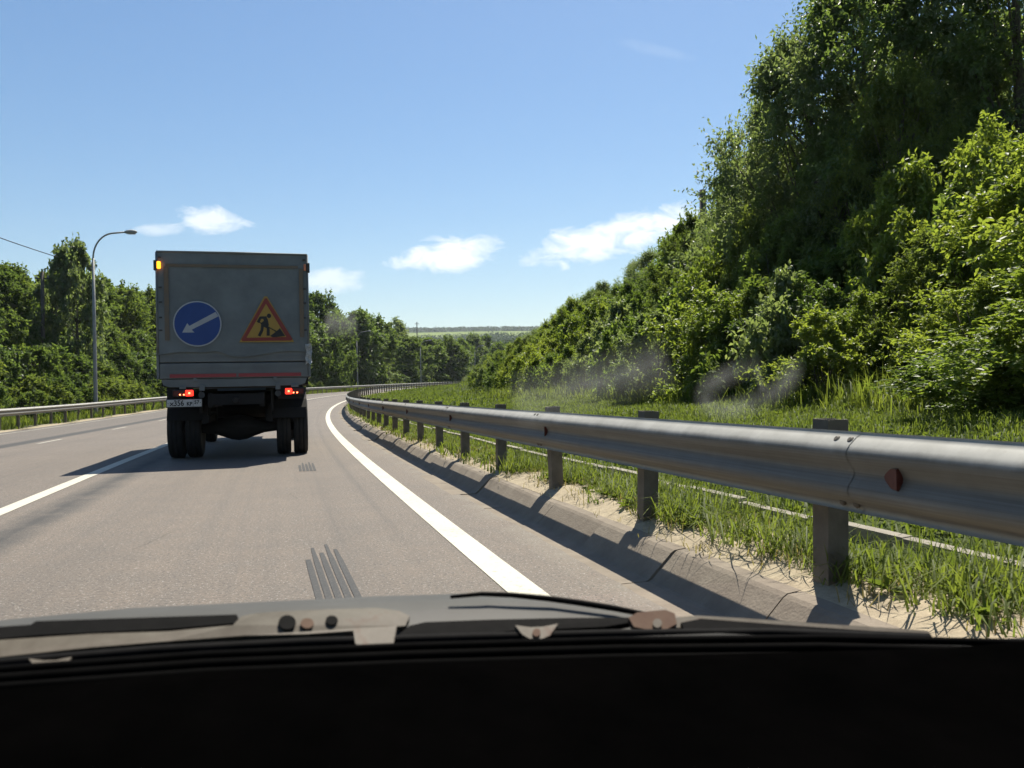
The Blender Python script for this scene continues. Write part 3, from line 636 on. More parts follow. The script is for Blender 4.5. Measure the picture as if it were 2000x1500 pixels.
    for x in (-.78, .78):
        MB().box(x - .36, x + .36, .62, .64, .55, 1.18).build('mud_flap', M['strap'], T)
        a = [(0, .62 * math.cos(q), .5 + .62 * math.sin(q)) for q in np.linspace(.15 * math.pi, .92 * math.pi, 9)]
        bb = MB(); n = len(a)
        V = [(x + sx * .34, p[1], p[2]) for sx in (-1, 1) for p in a] + [(x + sx * .34, p[1] * .97, .5 + (p[2] - .5) * .97) for sx in (-1, 1) for p in a]
        F = [(i, i + 1, n + i + 1, n + i) for i in range(n - 1)] + [(2 * n + i, 3 * n + i, 3 * n + i + 1, 2 * n + i + 1) for i in range(n - 1)]
        bb.add(V, F); bb.build('mudguard', M['under'], T)
    MB().box(-1.05, -.55, 1.6, 2.7, .6, 1.05, .05).build('fuel_tank', M['under'], T)
    MB().box(.55, 1.05, 1.5, 2.3, .65, 1.1, .04).build('tool_box', M['under'], T)
    MB().box(.15, .34, .9, 1.6, .42, .60, .05).build('exhaust', M['under'], T)
    MB().lathe([(.10, -.11), (.30, -.12), (.44, -.11), (.48, -.06), (.48, .06), (.44, .11), (.30, .12), (.10, .11)], (0, 0, 0), 28).build('spare_wheel', M['rubber'], T, True, (0, 1.9, .80)).rotation_euler = (0, math.pi / 2, 0)
    MB().box(-.62, .62, 1.15, 1.35, .52, 1.14, .03).build('underbody_light_blocker', M['under'], T)  # plain dark box added to block light under the load bed
    MB().tube([(-.6, .95, .78), (.6, .95, .78)], .14, 12).build('air_tank', M['under'], T, True)
    for x in (-.56, .56): MB().box(x - .02, x + .02, RW + .15, -.60, .78, 1.16).build('lamp_stay', M['under'], T)
    tyre = MB().lathe([(.30, -.10), (.36, -.118), (.455, -.12), (.485, -.10), (.492, -.06), (.492, -.045), (.478, -.042), (.478, -.032), (.494, -.03), (.494, .03), (.478, .032), (.478, .042), (.492, .045), (.492, .06), (.485, .10), (.455, .12), (.36, .118), (.30, .10)], (0, 0, 0), 36).mesh('tyre', M['rubber'], True)
    rim = MB().lathe([(.05, -.03), (.10, -.05), (.22, -.02), (.27, -.085), (.302, -.095), (.302, .095), (.27, .085), (.22, .02), (.05, .03)], (0, 0, 0), 24).mesh('rim', M['under'], True)
    for x in (-1.02, -.735, .735, 1.02):
        w = obj('wheel', tyre, T, (x, 0, .493)); obj('rim', rim, w)
    for x in (-.93, .93):
        w = obj('wheel', tyre, T, (x, 4.95, .493)); obj('rim', rim, w)
    MB().tube([(-.9, 4.95, .48), (.9, 4.95, .48)], .06, 8).build('front_axle', M['under'], T)
    # cab ahead of the load bed
    b = MB(); b.prism([(4.45, 1.0), (6.0, 1.0), (6.0, 1.75), (5.75, 2.55), (4.5, 2.6)], lambda v, z: (-1.1, v, z), lambda v, z: (1.1, v, z)); me = b.mesh('cab', mat('cab_paint', (.10, .16, .26), None, rough=.4)); fixnormals(me); cab = obj('cab', me, T)
    MB().box(-.5, .5, 6.01, 7.2, 1.0, 1.55, .08).build('engine_hood', M['board'], T)
    for sx in (-1, 1):
        MB().box(sx * 1.25 - .09, sx * 1.25 + .09, 5.9, 5.93, 1.75, 2.1, .01).build('mirror', M['strap'], T)
        MB().box(min(sx * 1.105, sx * 1.115), max(sx * 1.105, sx * 1.115), 4.9, 5.6, 1.8, 2.4).build('side_window', M['black'], cab)
    # lamps and plate
    lv = RW - .012
    for (l0, l1, d0, d1, spots) in ((-.77, -.65, -.955, -.775, (-.85, -.792)), (.776, .885, .89, 1.07, (.908, .966))):
        h = MB().box(min(l0, d0) - .008, max(l1, d1) + .008, lv + .006, lv + .06, 1.045, 1.16, .01).build('tail_lamp', M['strap'], T)
        MB().box(l0, l1, lv - .006, lv + .0055, 1.055, 1.15, .01).build('lit_lens', M['red_lit'], h)
        MB().box((l0 + l1) / 2 - .014, (l0 + l1) / 2 + .014, lv - .012, lv - .0065, 1.088, 1.116, .003).build('bulb_glow', M['redspot'], h)
        MB().box(d0, d1, lv - .004, lv + .0055, 1.06, 1.145, .01).build('dark_lens', M['red_dark'], h)
        for sx in spots: MB().box(sx - .011, sx + .011, lv - .008, lv - .0045, 1.068, 1.088, .003).build('bulb_glow', M['redspot'], h)
    for (x0, x1, z0, z1) in ((-.86, -.76, 1.168, 1.215), (-.56, -.475, 1.135, 1.235), (.62, .70, 1.135, 1.235), (.87, .99, 1.168, 1.215)):
        MB().box(x0, x1, lv - .004, lv + .02, z0, z1, .004).build('bracket', M['board'], T)
    for x in (-.52, .66):
        MB().tube([(x, lv + .05, 1.07), (x, lv - .04, 1.07)], [.042, .05], 12).build('rubber_buffer', M['strap'], T)
    b = MB().box(-1.05, -.525, lv - .015, lv - .004, .885, 1.0, .004); pl = b.build('number_plate', M['plate'], T); pl['label'] = 'white number plate with black characters'
    MB().box(-1.06, -.515, lv - .003, lv + .008, .875, 1.01, .004).build('plate_frame', M['strap'], pl)
    MB().box(-.655, -.651, lv - .0165, lv - .0155, .892, .993).build('plate_divider', M['black'], pl)
    def text(body, size, x, z, sxs=1.0):
        cu = bpy.data.curves.new('t', 'FONT'); cu.body = body; cu.size = size; cu.extrude = .0006; cu.offset = .0028; cu.resolution_u = 3
        to = bpy.data.objects.new('t', cu); COL.objects.link(to); dg = bpy.context.evaluated_depsgraph_get()
        me = bpy.data.meshes.new_from_object(to.evaluated_get(dg)); bpy.data.objects.remove(to)
        me.materials.clear(); me.materials.append(M['black'])
        for v in me.vertices: v.co = Vector((x + v.co.x * sxs, lv - .0175 - v.co.z, z + v.co.y))
        obj('lettering', me, pl)
    text('X', .072, -1.005, .905, 1.15); text('356', .125, -.945, .903, .82); text('KP', .080, -.752, .905, .92); text('57', .078, -.637, .930, .95)
    for x in (-1.03, -.545): MB().tube([(x, lv - .0155, .945), (x, lv - .019, .945)], .007, 8).build('plate_bolt', M['black'], pl)
    return T
truck = build_truck()

# ------------------------------------------------------------------ vegetation
def nrm(a): return a / np.maximum(np.linalg.norm(a, axis=-1, keepdims=True), 1e-9)
def leaves(r, pos, dirs, L, W, fold=.25):
    """diamond leaves folded along the midrib"""
    n = len(pos); up = nrm(r.normal(0, .55, (n, 3)) + np.array([0, 0, 1.0])); side = nrm(np.cross(dirs, up)); nn = np.cross(side, dirs)
    L = L * r.uniform(.6, 1.25, (n, 1)); W = W * r.uniform(.7, 1.2, (n, 1))
    tip = pos + dirs * L; mid = pos + dirs * L * .45
    V = np.stack([pos, mid + side * W + nn * W * fold, tip - nn * L * .12, mid - side * W + nn * W * fold], 1).reshape(-1, 3)
    b = np.arange(n)[:, None] * 4
    F = np.concatenate([b + np.array([0, 1, 2]), b + np.array([0, 2, 3])], 1).reshape(-1, 3)
    return V, F
def make_plant(seed, H, R, kind, nl, ns, nf, L, W, trunk_r, low=.12, slim=1.0, shoots=0):
    """crown of leafy sprays set on lobes, plus trunk with limbs; unit: metres, base at origin"""
    r = np.random.default_rng(seed)
    # lobes fill an uneven ovoid
    th = r.uniform(0, 2 * np.pi, nl); f = r.uniform(0, 1, nl) ** .85
    zc = low * H + f * (H * .9 - low * H)
    env = R * np.clip(np.sin(np.pi * np.clip(.16 + .80 * f, 0, 1)) ** (.8 * slim), .18, 1) * (1 + .22 * np.sin(3 * th + seed) + .15 * np.sin(5 * th + 2 * seed))
    rad = env * np.sqrt(r.uniform(.10, 1, nl)) * .88
    C = np.stack([rad * np.cos(th), rad * np.sin(th), zc], -1); LR = R * r.uniform(.15, .36, nl) * (1 - .35 * f)
    o = np.repeat(C, ns, 0); lr = np.repeat(LR, ns)[:, None]
    out = nrm(np.concatenate([C[:, :2], np.zeros((nl, 1))], 1)); out = np.repeat(out, ns, 0)
    d = nrm(r.normal(0, .75, (nl * ns, 3)) + out * .55 + np.array([0, 0, .42]))
    ln = lr * r.uniform(.65, 1.35, (nl * ns, 1)) * 1.15
    o = o + r.normal(0, .22, o.shape) * lr
    if shoots:      # young shoots that stick out of the outline
        k = r.integers(0, nl, shoots); so = C[k]; sd = nrm(r.normal(0, .35, (shoots, 3)) + nrm(C[k] - np.array([0, 0, H * .35])) * .7 + np.array([0, 0, .7])); sl = LR[k][:, None] * r.uniform(1.4, 2.3, (shoots, 1))
        o = np.concatenate([o, so]); d = np.concatenate([d, sd]); ln = np.concatenate([ln, sl])
    n = len(o); fr = (np.arange(nf) + .5) / nf
    fr = np.clip(fr[None, :] + r.uniform(-.4 / nf, .4 / nf, (n, nf)), 0, 1)
    pos = o[:, None] + d[:, None] * ln[:, None] * (.18 + .82 * fr[..., None]); pos[..., 2] -= (.16 * ln * fr ** 2)
    dd = nrm(d[:, None] * .55 + r.normal(0, .62, (n, nf, 3)) + np.array([0, 0, -.28]))
    V, F = leaves(r, pos.reshape(-1, 3), dd.reshape(-1, 3), L, W)
    rn = np.repeat(np.clip(np.repeat(r.uniform(0, 1, n), nf) * .6 + r.uniform(0, .4, n * nf) + 0.0, 0, 1), 4)
    keep = V[:, 2].reshape(-1, 4).min(1) > .02; kv = np.repeat(keep, 4)
    idx = np.cumsum(kv) - 1; F = idx[F[np.repeat(keep, 2)]]; V = V[kv]; rn = rn[kv]
    cm = npmesh('crown', V, F, [M['leaf_a']], False, attr=rn)
    b = MB(); multi = kind == 'shrub'
    stems = 5 if multi else 1; tops = []
    for k in range(stems):
        a = r.uniform(0, 6.28); sp = R * .45 if multi else R * .08
        pts = [np.array([0, 0, -.2]) + (np.array([math.cos(a), math.sin(a), 0]) * .06 * multi)]
        for q in (.25, .5, .75): pts.append(np.array([math.cos(a) * sp * q, math.sin(a) * sp * q, H * q]) + r.normal(0, .03 * R, 3) * np.array([1, 1, .3]))
        tr = trunk_r * (.5 if multi else 1); b.tube([tuple(p) for p in pts], [tr, tr * .8, tr * .55, tr * .25], 6); tops.append(pts)
    for k in r.permutation(nl)[:min(nl, 16 if multi else 26)]:
        pts = tops[int(r.integers(0, stems))]; z = max(.1 * H, C[k][2] - LR[k] * 1.6 - .12 * H); q = np.clip(z / H / .25, 0, 3); i = min(int(q), 2); p0 = pts[i] + (pts[i + 1] - pts[i]) * (q - i)
        m1 = (p0 + C[k]) / 2 + np.array([0, 0, -.04 * H]); b.tube([tuple(p0), tuple(m1), tuple(C[k])], [trunk_r * .28, trunk_r * .18, trunk_r * .07], 5, caps=False)
    tm = b.mesh('trunk', M['bark'], True)
    return dict(crown=cm, trunk=tm, H=H, R=R)
PL = {}
for k in range(4): PL['shrub%d' % k] = make_plant(20 + k, 3.0, 1.5, 'shrub', 46, 24, 11, .125, .030, .05, .05, shoots=60)
for k in range(3): PL['broad%d' % k] = make_plant(40 + k, 2.6, 1.45, 'shrub', 40, 22, 9, .15, .048, .05, .05, shoots=40)
for k in range(3): PL['tree%d' % k] = make_plant(60 + k, 8.0, 2.9, 'tree', 88, 32, 10, .135, .036, .16, .14, shoots=260)
for k in range(4): PL['far%d' % k] = make_plant(80 + k, 9.0, 3.6, 'tree', 80, 18, 8, .34, .12, .2, .07, shoots=80)
for k in range(3): PL['farbush%d' % k] = make_plant(95 + k, 3.2, 2.1, 'shrub', 44, 16, 8, .24, .075, .06, .03, shoots=30)
CW = dict(leaf_a='mid green', leaf_b='yellow-green', leaf_c='dark green', leaf_d='grey-green', leaf_f='olive green', leaf_g='light green')
for k in range(3): PL['big%d' % k] = make_plant(120 + k, 4.2, 1.6, 'shrub', 66, 28, 11, .105, .028, .06, .04, shoots=120)
def plant(kind, p, h, w, rz, m, name, label, group, cat):
    label = label.replace('{c}', CW[m]); group = group.replace('{c}', CW[m]) if group else None
    d = PL[kind]; e = empty(name, tuple(p), rz); e.scale = (w / d['R'], w / d['R'], h / d['H']); tag(e, label, cat, group)
    c = obj('crown', d['crown'], e); c.material_slots[0].link = 'OBJECT'; c.material_slots[0].material = M[m]
    obj('trunk', d['trunk'], e); return e
pr = np.random.default_rng(11)
# skyline of the near bank (inside of the bend), pixels
RS = np.array([(915, 742), (930, 700), (960, 684), (1000, 655), (1060, 625), (1090, 592), (1115, 572), (1160, 560), (1200, 532), (1250, 500), (1300, 460), (1340, 412), (1372, 388), (1420, 366), (1442, 320), (1452, 285), (1440, 240), (1485, 190), (1522, 110), (1560, 60), (1610, 0), (1700, -120), (2200, -500)], float)
RSX = np.maximum.accumulate(RS[:, 0])
def height_for(p, px, ytop):
    """height so that the top of a plant standing at p reaches image row ytop"""
    d = p[1]; q = at_depth(px, ytop, d); return q[2] - p[2]
count = {}
def place_right(s, t, kind, hmin, hmax, wf, m, name, label, group, cat, frac=1.0):
    p = G(s, t); px, _ = proj(p)
    if p[1] < 3 or px > 2350: return
    ys = np.interp(px, RSX, RS[:, 1]); hs = height_for(p, px, ys) * frac * pr.uniform(.78, 1.06)
    h = float(np.clip(hs, hmin * .5, hmax)) if px < 2000 else pr.uniform(hmin, hmax)
    h = min(h, hmax) 
    if hs < hmin * .45: return
    w = h * wf * pr.uniform(.85, 1.2)
    plant(kind, p - np.array([0, 0, .08]), h, w, pr.uniform(0, 6.28), m, name, label, group, cat)
def pick(*a): return a[int(pr.integers(0, len(a)))]
LB = dict(
    front=('low {c} shrub at the foot of the bank beside the grass strip', '{c} shrubs at the foot of the inner bank'),
    yel=('{c} sunlit shrub halfway up the bank behind the near guardrail', '{c} shrubs halfway up the inner bank'),
    near=('big bright {c} bush on the steep slope below the tallest trees', '{c} bushes below the tallest trees'),
    mid=('{c} shrub in the upper thicket of the bank behind the near guardrail', '{c} shrubs in the upper thicket of the inner bank'),
    top=('{c} tree crowning the bank above the near guardrail', '{c} trees along the top of the inner bank'),
    big=('towering {c} tree rising highest on the bank above the near guardrail', '{c} tallest trees on the inner bank'),
    lfront=('low {c} bush at the foot of the outer bank behind the far guardrail', '{c} bushes along the outer guardrail'),
    lmid=('rounded {c} bush on the slope of the outer bank', '{c} bushes on the outer bank'),
    ltop=('{c} tree lining the top of the outer bank', '{c} trees along the top of the outer bank'),
    lfar=('tall {c} tree beside the road where it bends away past the truck', '{c} tall trees past the truck'))
# row at the foot of the bank
s = 12.8
while s < 62:
    t = np.interp(s, [8, 20, 60], [8.4, 8.8, 10.2]) + pr.normal(0, .35)
    place_right(s, t, pick('shrub0', 'shrub1', 'shrub2', 'broad0', 'broad1'), 1.4, pr.uniform(1.5, 3.0), .42, pick('leaf_a', 'leaf_b', 'leaf_d', 'leaf_b', 'leaf_g'), 'roadside_shrub', *LB['front'], 'shrub', .76)
    s += pr.uniform(1.2, 2.0)
s = 11.0
while s < 64:
    place_right(s, np.interp(s, [8, 60], [10.6, 12.6]) + pr.normal(0, .4), pick('shrub0', 'shrub1', 'shrub2', 'shrub3', 'broad2'), 1.8, pr.uniform(2.2, 3.6), .40, pick('leaf_b', 'leaf_b', 'leaf_a', 'leaf_g'), 'bank_shrub', *LB['yel'], 'shrub', .88)
    s += pr.uniform(1.4, 2.2)
s = 11.5
while s < 80:
    place_right(s, np.interp(s, [8, 60], [13.2, 15]) + pr.normal(0, .5), pick('shrub2', 'shrub3', 'broad0', 'broad2', 'tree0'), 2.2, pr.uniform(2.6, 4.4), .38, pick('leaf_a', 'leaf_g', 'leaf_b', 'leaf_d'), 'thicket_shrub', *LB['mid'], 'shrub', .95)
    s += pr.uniform(1.7, 2.7)
for (t, hm, st) in ((16.8, 5.0, 2.6), (20.5, 7.5, 3.4)):
    s = 16.0
    while s < 95:
        place_right(s, t + pr.normal(0, .6), pick('tree0', 'tree1', 'tree2'), 2.5, hm * pr.uniform(.75, 1.15), .36, pick('leaf_c', 'leaf_a', 'leaf_d'), 'bank_tree', *LB['top'], 'tree', 1.0)
        s += st * pr.uniform(.8, 1.25)
def by_pixel(px, yt, d, w, kind, m, name, lb, cat):
    q = at_depth(px, 500, d); j = int(np.argmin((CX - q[0]) ** 2 + (CY - q[1]) ** 2)); tt = math.hypot(CX[j] - q[0], CY[j] - q[1])
    p = G(S[j], tt); h = height_for(p, px, yt)
    plant(kind, p - np.array([0, 0, .1]), h, w, pr.uniform(0, 6.28), m, name, lb[0], lb[1], cat)
for (px, yt, d, w, m) in ((1570, 30, 20, 2.2, 'leaf_d'), (1500, 165, 22, 1.5, 'leaf_d'), (1690, -120, 19.5, 2.6, 'leaf_c'), (1850, -220, 19, 2.6, 'leaf_d'), (2010, -300, 17.5, 2.6, 'leaf_c'), (1770, 85, 17, 1.3, 'leaf_g'), (1640, 200, 18.5, 1.5, 'leaf_c'), (1452, 262, 23, 1.2, 'leaf_c')):
    by_pixel(px, yt, d, w, pick('tree0', 'tree1', 'tree2'), m, 'tall_bank_tree', LB['big'], 'tree')
for (px, yt, d, w, k, m) in ((1925, 165, 13.2, 1.25, 'big0', 'leaf_b'), (1985, 320, 11.4, 1.35, 'big1', 'leaf_b'), (2080, 210, 11.0, 1.6, 'big2', 'leaf_b'), (1850, 420, 12.6, .95, 'big1', 'leaf_g'), (1905, 520, 10.6, 1.0, 'big2', 'leaf_b'), (1990, 600, 8.9, 1.15, 'big0', 'leaf_a'), (2090, 480, 8.4, 1.3, 'big1', 'leaf_b'), (1690, 540, 13.6, .8, 'big2', 'leaf_b'), (1560, 500, 15.0, 1.1, 'big0', 'leaf_a'), (1480, 400, 19, 1.0, 'shrub0', 'leaf_g'), (1755, 470, 14.6, .9, 'shrub3', 'leaf_a'), (1375, 480, 20.5, 1.1, 'shrub1', 'leaf_b'), (1605, 590, 13.2, .9, 'shrub0', 'leaf_b'), (1440, 545, 16.2, 1.1, 'big1', 'leaf_b')):
    by_pixel(px, yt, d, w, k, m, 'slope_bush', LB['near'], 'bush')

# outer bank
LS = np.array([(-300, 500), (0, 505), (60, 508), (110, 490), (150, 462), (185, 500), (210, 512), (260, 510), (310, 515), (420, 530), (600, 566), (630, 566), (655, 600), (690, 604), (740, 640), (770, 622), (790, 650), (860, 655), (900, 665), (940, 690)], float)
def place_left(s, t, kind, hmin, hmax, wf, m, name, lb, cat, frac, cap=None):
    p = G(s, t); px, _ = proj(p); ys = float(np.interp(px, LS[:, 0], LS[:, 1])); base = proj(p)[1]
    h = height_for(p, px, ys) * frac
    h = float(np.clip(h, hmin, hmax)); w = h * wf * pr.uniform(.85, 1.2)
    plant(kind, p - np.array([0, 0, .1]), h, w, pr.uniform(0, 6.28), m, name, lb[0], lb[1], cat)
s = 27
while s < 118:
    place_left(s, -14.0 + pr.normal(0, .4), pick('farbush0', 'farbush1', 'farbush2'), 1.0, pr.uniform(1.3, 2.3), .62, pick('leaf_g', 'leaf_f', 'leaf_g'), 'verge_bush', LB['lfront'], 'bush', .3); s += pr.uniform(2.0, 3.0)
for (t, hm) in ((-16.8, 2.8), (-20, 3.3)):
    s = 30
    while s < 150:
        place_left(s, t + pr.normal(0, .5), pick('farbush0', 'farbush1', 'farbush2'), 1.5, hm * pr.uniform(.75, 1.15), .6, pick('leaf_f', 'leaf_g', 'leaf_f', 'leaf_c'), 'outer_bank_bush', LB['lmid'], 'bush', .8); s += pr.uniform(2.5, 3.8)
for (t, st) in ((-23.5, 3.4), (-28, 5.0)):
    s = 36
    while s < 112:
        place_left(s, t + pr.normal(0, .6), pick('far0', 'far1', 'far2', 'far3'), 3, 7.5, .36, pick('leaf_f', 'leaf_f', 'leaf_g'), 'bank_top_tree', LB['ltop'], 'tree', pr.uniform(.9, 1.02)); s += st * pr.uniform(.8, 1.2)
p = at_depth(150, 500, 60); j = int(np.argmin((CX - p[0]) ** 2 + (CY - p[1]) ** 2)); p = G(S[j], -math.hypot(CX[j] - p[0], CY[j] - p[1]))
plant('far2', p, height_for(p, 150, 455), 2.3, 1.0, 'leaf_d', 'tall_tree', 'tall loose-crowned tree rising above the others behind the tall street lamp', None, 'tree')
def beyond(px, d):
    for _ in range(60):
        q = at_depth(px, 700, d); k = np.hypot(CX - q[0], CY - q[1]); j = int(np.argmin(k)); th_ = TH[j]; lat = (q[0] - CX[j]) * math.cos(th_) - (q[1] - CY[j]) * math.sin(th_)
        if lat < -16.5: break
        d += 2.5
    return d
# tall trees past the truck and where the road bends away
for (px, yt, d, w, k, m) in ((622, 560, 118, 4.6, 'far0', 'leaf_f'), (648, 590, 128, 3.6, 'far1', 'leaf_c'), (700, 598, 140, 5.2, 'far2', 'leaf_c'), (730, 612, 150, 4.6, 'far3', 'leaf_f'), (672, 612, 150, 4.5, 'far3', 'leaf_f'), (770, 616, 200, 4.2, 'far1', 'leaf_d'), (800, 652, 175, 5, 'far0', 'leaf_f'), (835, 655, 190, 5.4, 'far2', 'leaf_a'), (868, 652, 195, 5.6, 'far1', 'leaf_f'), (888, 668, 200, 5, 'far3', 'leaf_c'), (590, 600, 120, 4.5, 'far3', 'leaf_c'), (556, 580, 115, 4.5, 'far1', 'leaf_c')):
    d = beyond(px, d); q = at_depth(px, 700, d); j = int(np.argmin((CX - q[0]) ** 2 + (CY - q[1]) ** 2)); tt = -math.hypot(CX[j] - q[0], CY[j] - q[1]); p = G(min(S[j], 245), max(tt, -55)); p[0], p[1] = q[0], q[1]
    h = height_for(p, px, yt); plant(k, p - np.array([0, 0, .15]), h, w, pr.uniform(0, 6.28), m, 'roadside_tree', LB['lfar'][0], LB['lfar'][1], 'tree')
for (px, yt, d, w) in ((640, 690, 112, 2.6), (668, 700, 122, 2.6), (630, 662, 118, 2.4), (745, 722, 150, 3.0), (770, 728, 152, 2.4), (790, 712, 165, 3.2), (820, 715, 172, 3.0), (850, 725, 180, 2.6), (870, 705, 188, 3.2), (890, 715, 192, 2.4), (905, 660, 225, 3.5), (925, 652, 240, 4.5), (950, 655, 250, 4.6), (978, 668, 245, 4.0), (960, 690, 225, 3.2)):
    d = beyond(px, d); q = at_depth(px, 720, d); j = int(np.argmin((CX - q[0]) ** 2 + (CY - q[1]) ** 2)); tt = -math.hypot(CX[j] - q[0], CY[j] - q[1]); p = G(min(S[j], 245), max(tt, -60)); p[0], p[1] = q[0], q[1]
    h = max(1.2, height_for(p, px, yt)); plant(pick('farbush0', 'farbush1', 'farbush2'), p - np.array([0, 0, .15]), h, max(w, h * .4), pr.uniform(0, 6.28), pick('leaf_a', 'leaf_f', 'leaf_d'), 'distant_bush', '{c} bush in the distance below the tall trees past the truck', '{c} distant bushes past the truck', 'bush')

# far woods: one mass of crowns
def far_forest():
    r = np.random.default_rng(5); X = []; Y = []
    for (r0, r1, a0, a1, n) in ((250, 420, -14, 6, 260), (420, 1000, -14, 8, 900), (1000, 1480, -14, 10, 700), (2160, 2500, -16, 14, 500)):
        R = r.uniform(r0, r1, n); a = np.radians(r.uniform(a0, a1, n)); X.append(R * np.sin(a)); Y.append(R * np.cos(a))
    X = np.concatenate(X); Y = np.concatenate(Y); n = len(X); d = np.hypot(X, Y); Z = far_z(X, Y)
    k = 46; h = r.uniform(8, 14, (n, 1)) * np.where(d > 2000, .8, 1)[:, None]; w = r.uniform(3.2, 5.5, (n, 1)) * np.interp(d, [300, 1500], [1, 2.4])[:, None]
    v = nrm(r.normal(0, 1, (n, k, 3))); rad = r.uniform(.55, 1.0, (n, k, 1))
    pos = v * rad * np.stack([w, w, h * .52], -1) ; pos[..., 2] += h * .5
    pos += np.stack([X, Y, Z], -1)[:, None]
    dd = nrm(r.normal(0, .7, (n, k, 3)) + v * .5); sz = np.repeat(np.interp(d, [250, 600, 2500], [1.1, 1.9, 4.2]), k)[:, None]
    V, F = leaves(r, pos.reshape(-1, 3), dd.reshape(-1, 3), sz, sz * .55)
    rn = np.repeat(np.repeat(r.uniform(0, 1, n), k) * .7 + r.uniform(0, .3, n * k), 4)
    o = obj('forest', npmesh('forest', V, F, [M['leaf_w']], False, attr=rn)); tag(o, 'dark woods covering the valley floor in the distance', 'forest', kind='stuff')
far_forest()

# ------------------------------------------------------------------ grass
def blades(r, base, L, W, lean=.5):
    n = len(base); a = r.uniform(0, 2 * np.pi, n); d = np.stack([np.cos(a), np.sin(a), np.zeros(n)], -1); side = np.stack([-np.sin(a), np.cos(a), np.zeros(n)], -1)
    L = L[:, None]; W = W[:, None]; k = np.abs(r.normal(0, lean, (n, 1))) + .08; up = np.array([0, 0, 1.0])
    m = base + up * L * .55 + d * L * k * .25; t = base + up * L * np.clip(1 - .35 * k, .3, 1) + d * L * k * .75
    V = np.stack([base - side * W, base + side * W, m + side * W * .8, m - side * W * .8, t], 1).reshape(-1, 3); b = np.arange(n)[:, None] * 5
    F = np.concatenate([b + np.array([0, 1, 2]), b + np.array([0, 2, 3]), b + np.array([3, 2, 4])], 1).reshape(-1, 3)
    return V, F
def patch(s, t, sc=1.0): return np.array([mnoise.noise(Vector((a * sc, b * sc, 1.7))) for a, b in zip(s, t)])
def grass_object(name, label, parts, mkey='grass'):
    Vs, Fs, Rs = [], [], []; o = 0
    for V, F, rn in parts: Vs.append(V); Fs.append(F + o); Rs.append(rn); o += len(V)
    g = obj(name, npmesh(name, np.concatenate(Vs), np.concatenate(Fs), [M[mkey]], False, attr=np.concatenate(Rs))); tag(g, label, 'grass', kind='stuff')
def tufts(r, s, t, per, L, W, spread, lean):
    n = len(s); B = G(s, t); big = r.uniform(.55, 1.35, n)
    base = np.repeat(B, per, 0); k = np.repeat(big, per); base[:, :2] += r.normal(0, 1, (n * per, 2)) * spread * k[:, None]
    V, F = blades(r, base, L * k * r.uniform(.5, 1.25, n * per), W * r.uniform(.7, 1.3, n * per), lean)
    return V, F, np.repeat(np.clip(np.repeat(r.uniform(0, 1, n), per) * .5 + r.uniform(0, .5, n * per), 0, 1), 5)
gr = np.random.default_rng(21)
# sandy strip between kerb and gutter: separate tufts
s = gr.uniform(1.6, 40, 5200); t = 2.25 + .80 * gr.uniform(0, 1, 5200) ** .8
k = patch(s, t, 1.5) + .35 * (t - 2.45) > gr.uniform(-.22, .34, len(s)); k &= gr.uniform(0, 1, len(s)) < np.interp(s, [2, 8, 40], [1, .85, .4])
a1 = tufts(gr, s[k], t[k], 16, .085, .0038, .05, 1.3)
s = gr.uniform(1.8, 9, 420); t = gr.uniform(2.3, 3.05, 420); k = patch(s, t, 1.5) > -.02
a2 = tufts(gr, s[k], t[k], 20, .185, .0042, .055, 1.15)
s = gr.uniform(2, 28, 700); t = gr.normal(3.05, .06, 700); k = patch(s, t, 1.1) > -.1; a4 = tufts(gr, s[k], t[k], 12, .12, .0044, .05, .9)
s = gr.uniform(8, 60, 1800); t = gr.uniform(2.2, 3.1, 1800); a3 = tufts(gr, s, t, 9, .10, .010, .08, .8)
def rosettes(r, s, t, per, L, W):
    B = np.repeat(G(s, t, .012), per, 0); a = r.uniform(0, 2 * np.pi, len(B)); el = r.uniform(.1, .9, len(B)); d = nrm(np.stack([np.cos(a), np.sin(a), el], -1)); k = np.repeat(r.uniform(.6, 1.4, len(s)), per)[:, None]
    V, F = leaves(r, B, d, L * k, W * k, .2); return V, F, np.repeat(r.uniform(.0, .8, len(B)), 4)
s = gr.uniform(2, 22, 300); t = gr.uniform(2.3, 3.05, 300); k = patch(s, t, 1.5) > -.15; a5 = rosettes(gr, s[k], t[k], 11, .075, .019)
grass_object('grass', 'green grass tufts growing through the sand between kerb and gutter', [a1, a2, a3, a4, a5])
# mown strip behind the gutter and up to the shrubs
s = gr.uniform(2, 26, 15000); t = gr.uniform(3.3, 8.8, 15000); k = (patch(s, t, .9) > -.6); b1 = tufts(gr, s[k], t[k], 9, .12, .0056, .08, .95)
s = gr.uniform(24, 75, 6500); t = gr.uniform(2.5, 11, 6500); b2 = tufts(gr, s, t, 6, .14, .018, .16, .7)
s = gr.uniform(70, 205, 4200); t = gr.uniform(2.6, 16, 4200); b3 = tufts(gr, s, t, 6, .18, .045, .35, .6)
s = gr.uniform(2.5, 24, 1500); t = gr.uniform(3.3, 8.6, 1500); b4 = rosettes(gr, s, t, 9, .085, .020)
grass_object('meadow_grass', 'bright green grass strip between the guardrail and the shrubs', [b1, b2, b3, b4])
s = gr.uniform(6.5, 34, 9000); t = gr.uniform(7.6, 17, 9000); c1 = tufts(gr, s, t, 9, .40, .009, .15, .75)
grass_object('bank_grass', 'tall lush grass and weeds covering the steep bank between the shrubs', [c1])
s = gr.uniform(26, 150, 7000); t = gr.uniform(-16.5, -11.6, 7000); d1 = tufts(gr, s, t, 6, .38, .024, .2, .4)
s = gr.uniform(120, 246, 5200); t = gr.uniform(-40, -12, 5200); d2 = tufts(gr, s, t, 6, .55, .07, .5, .4)
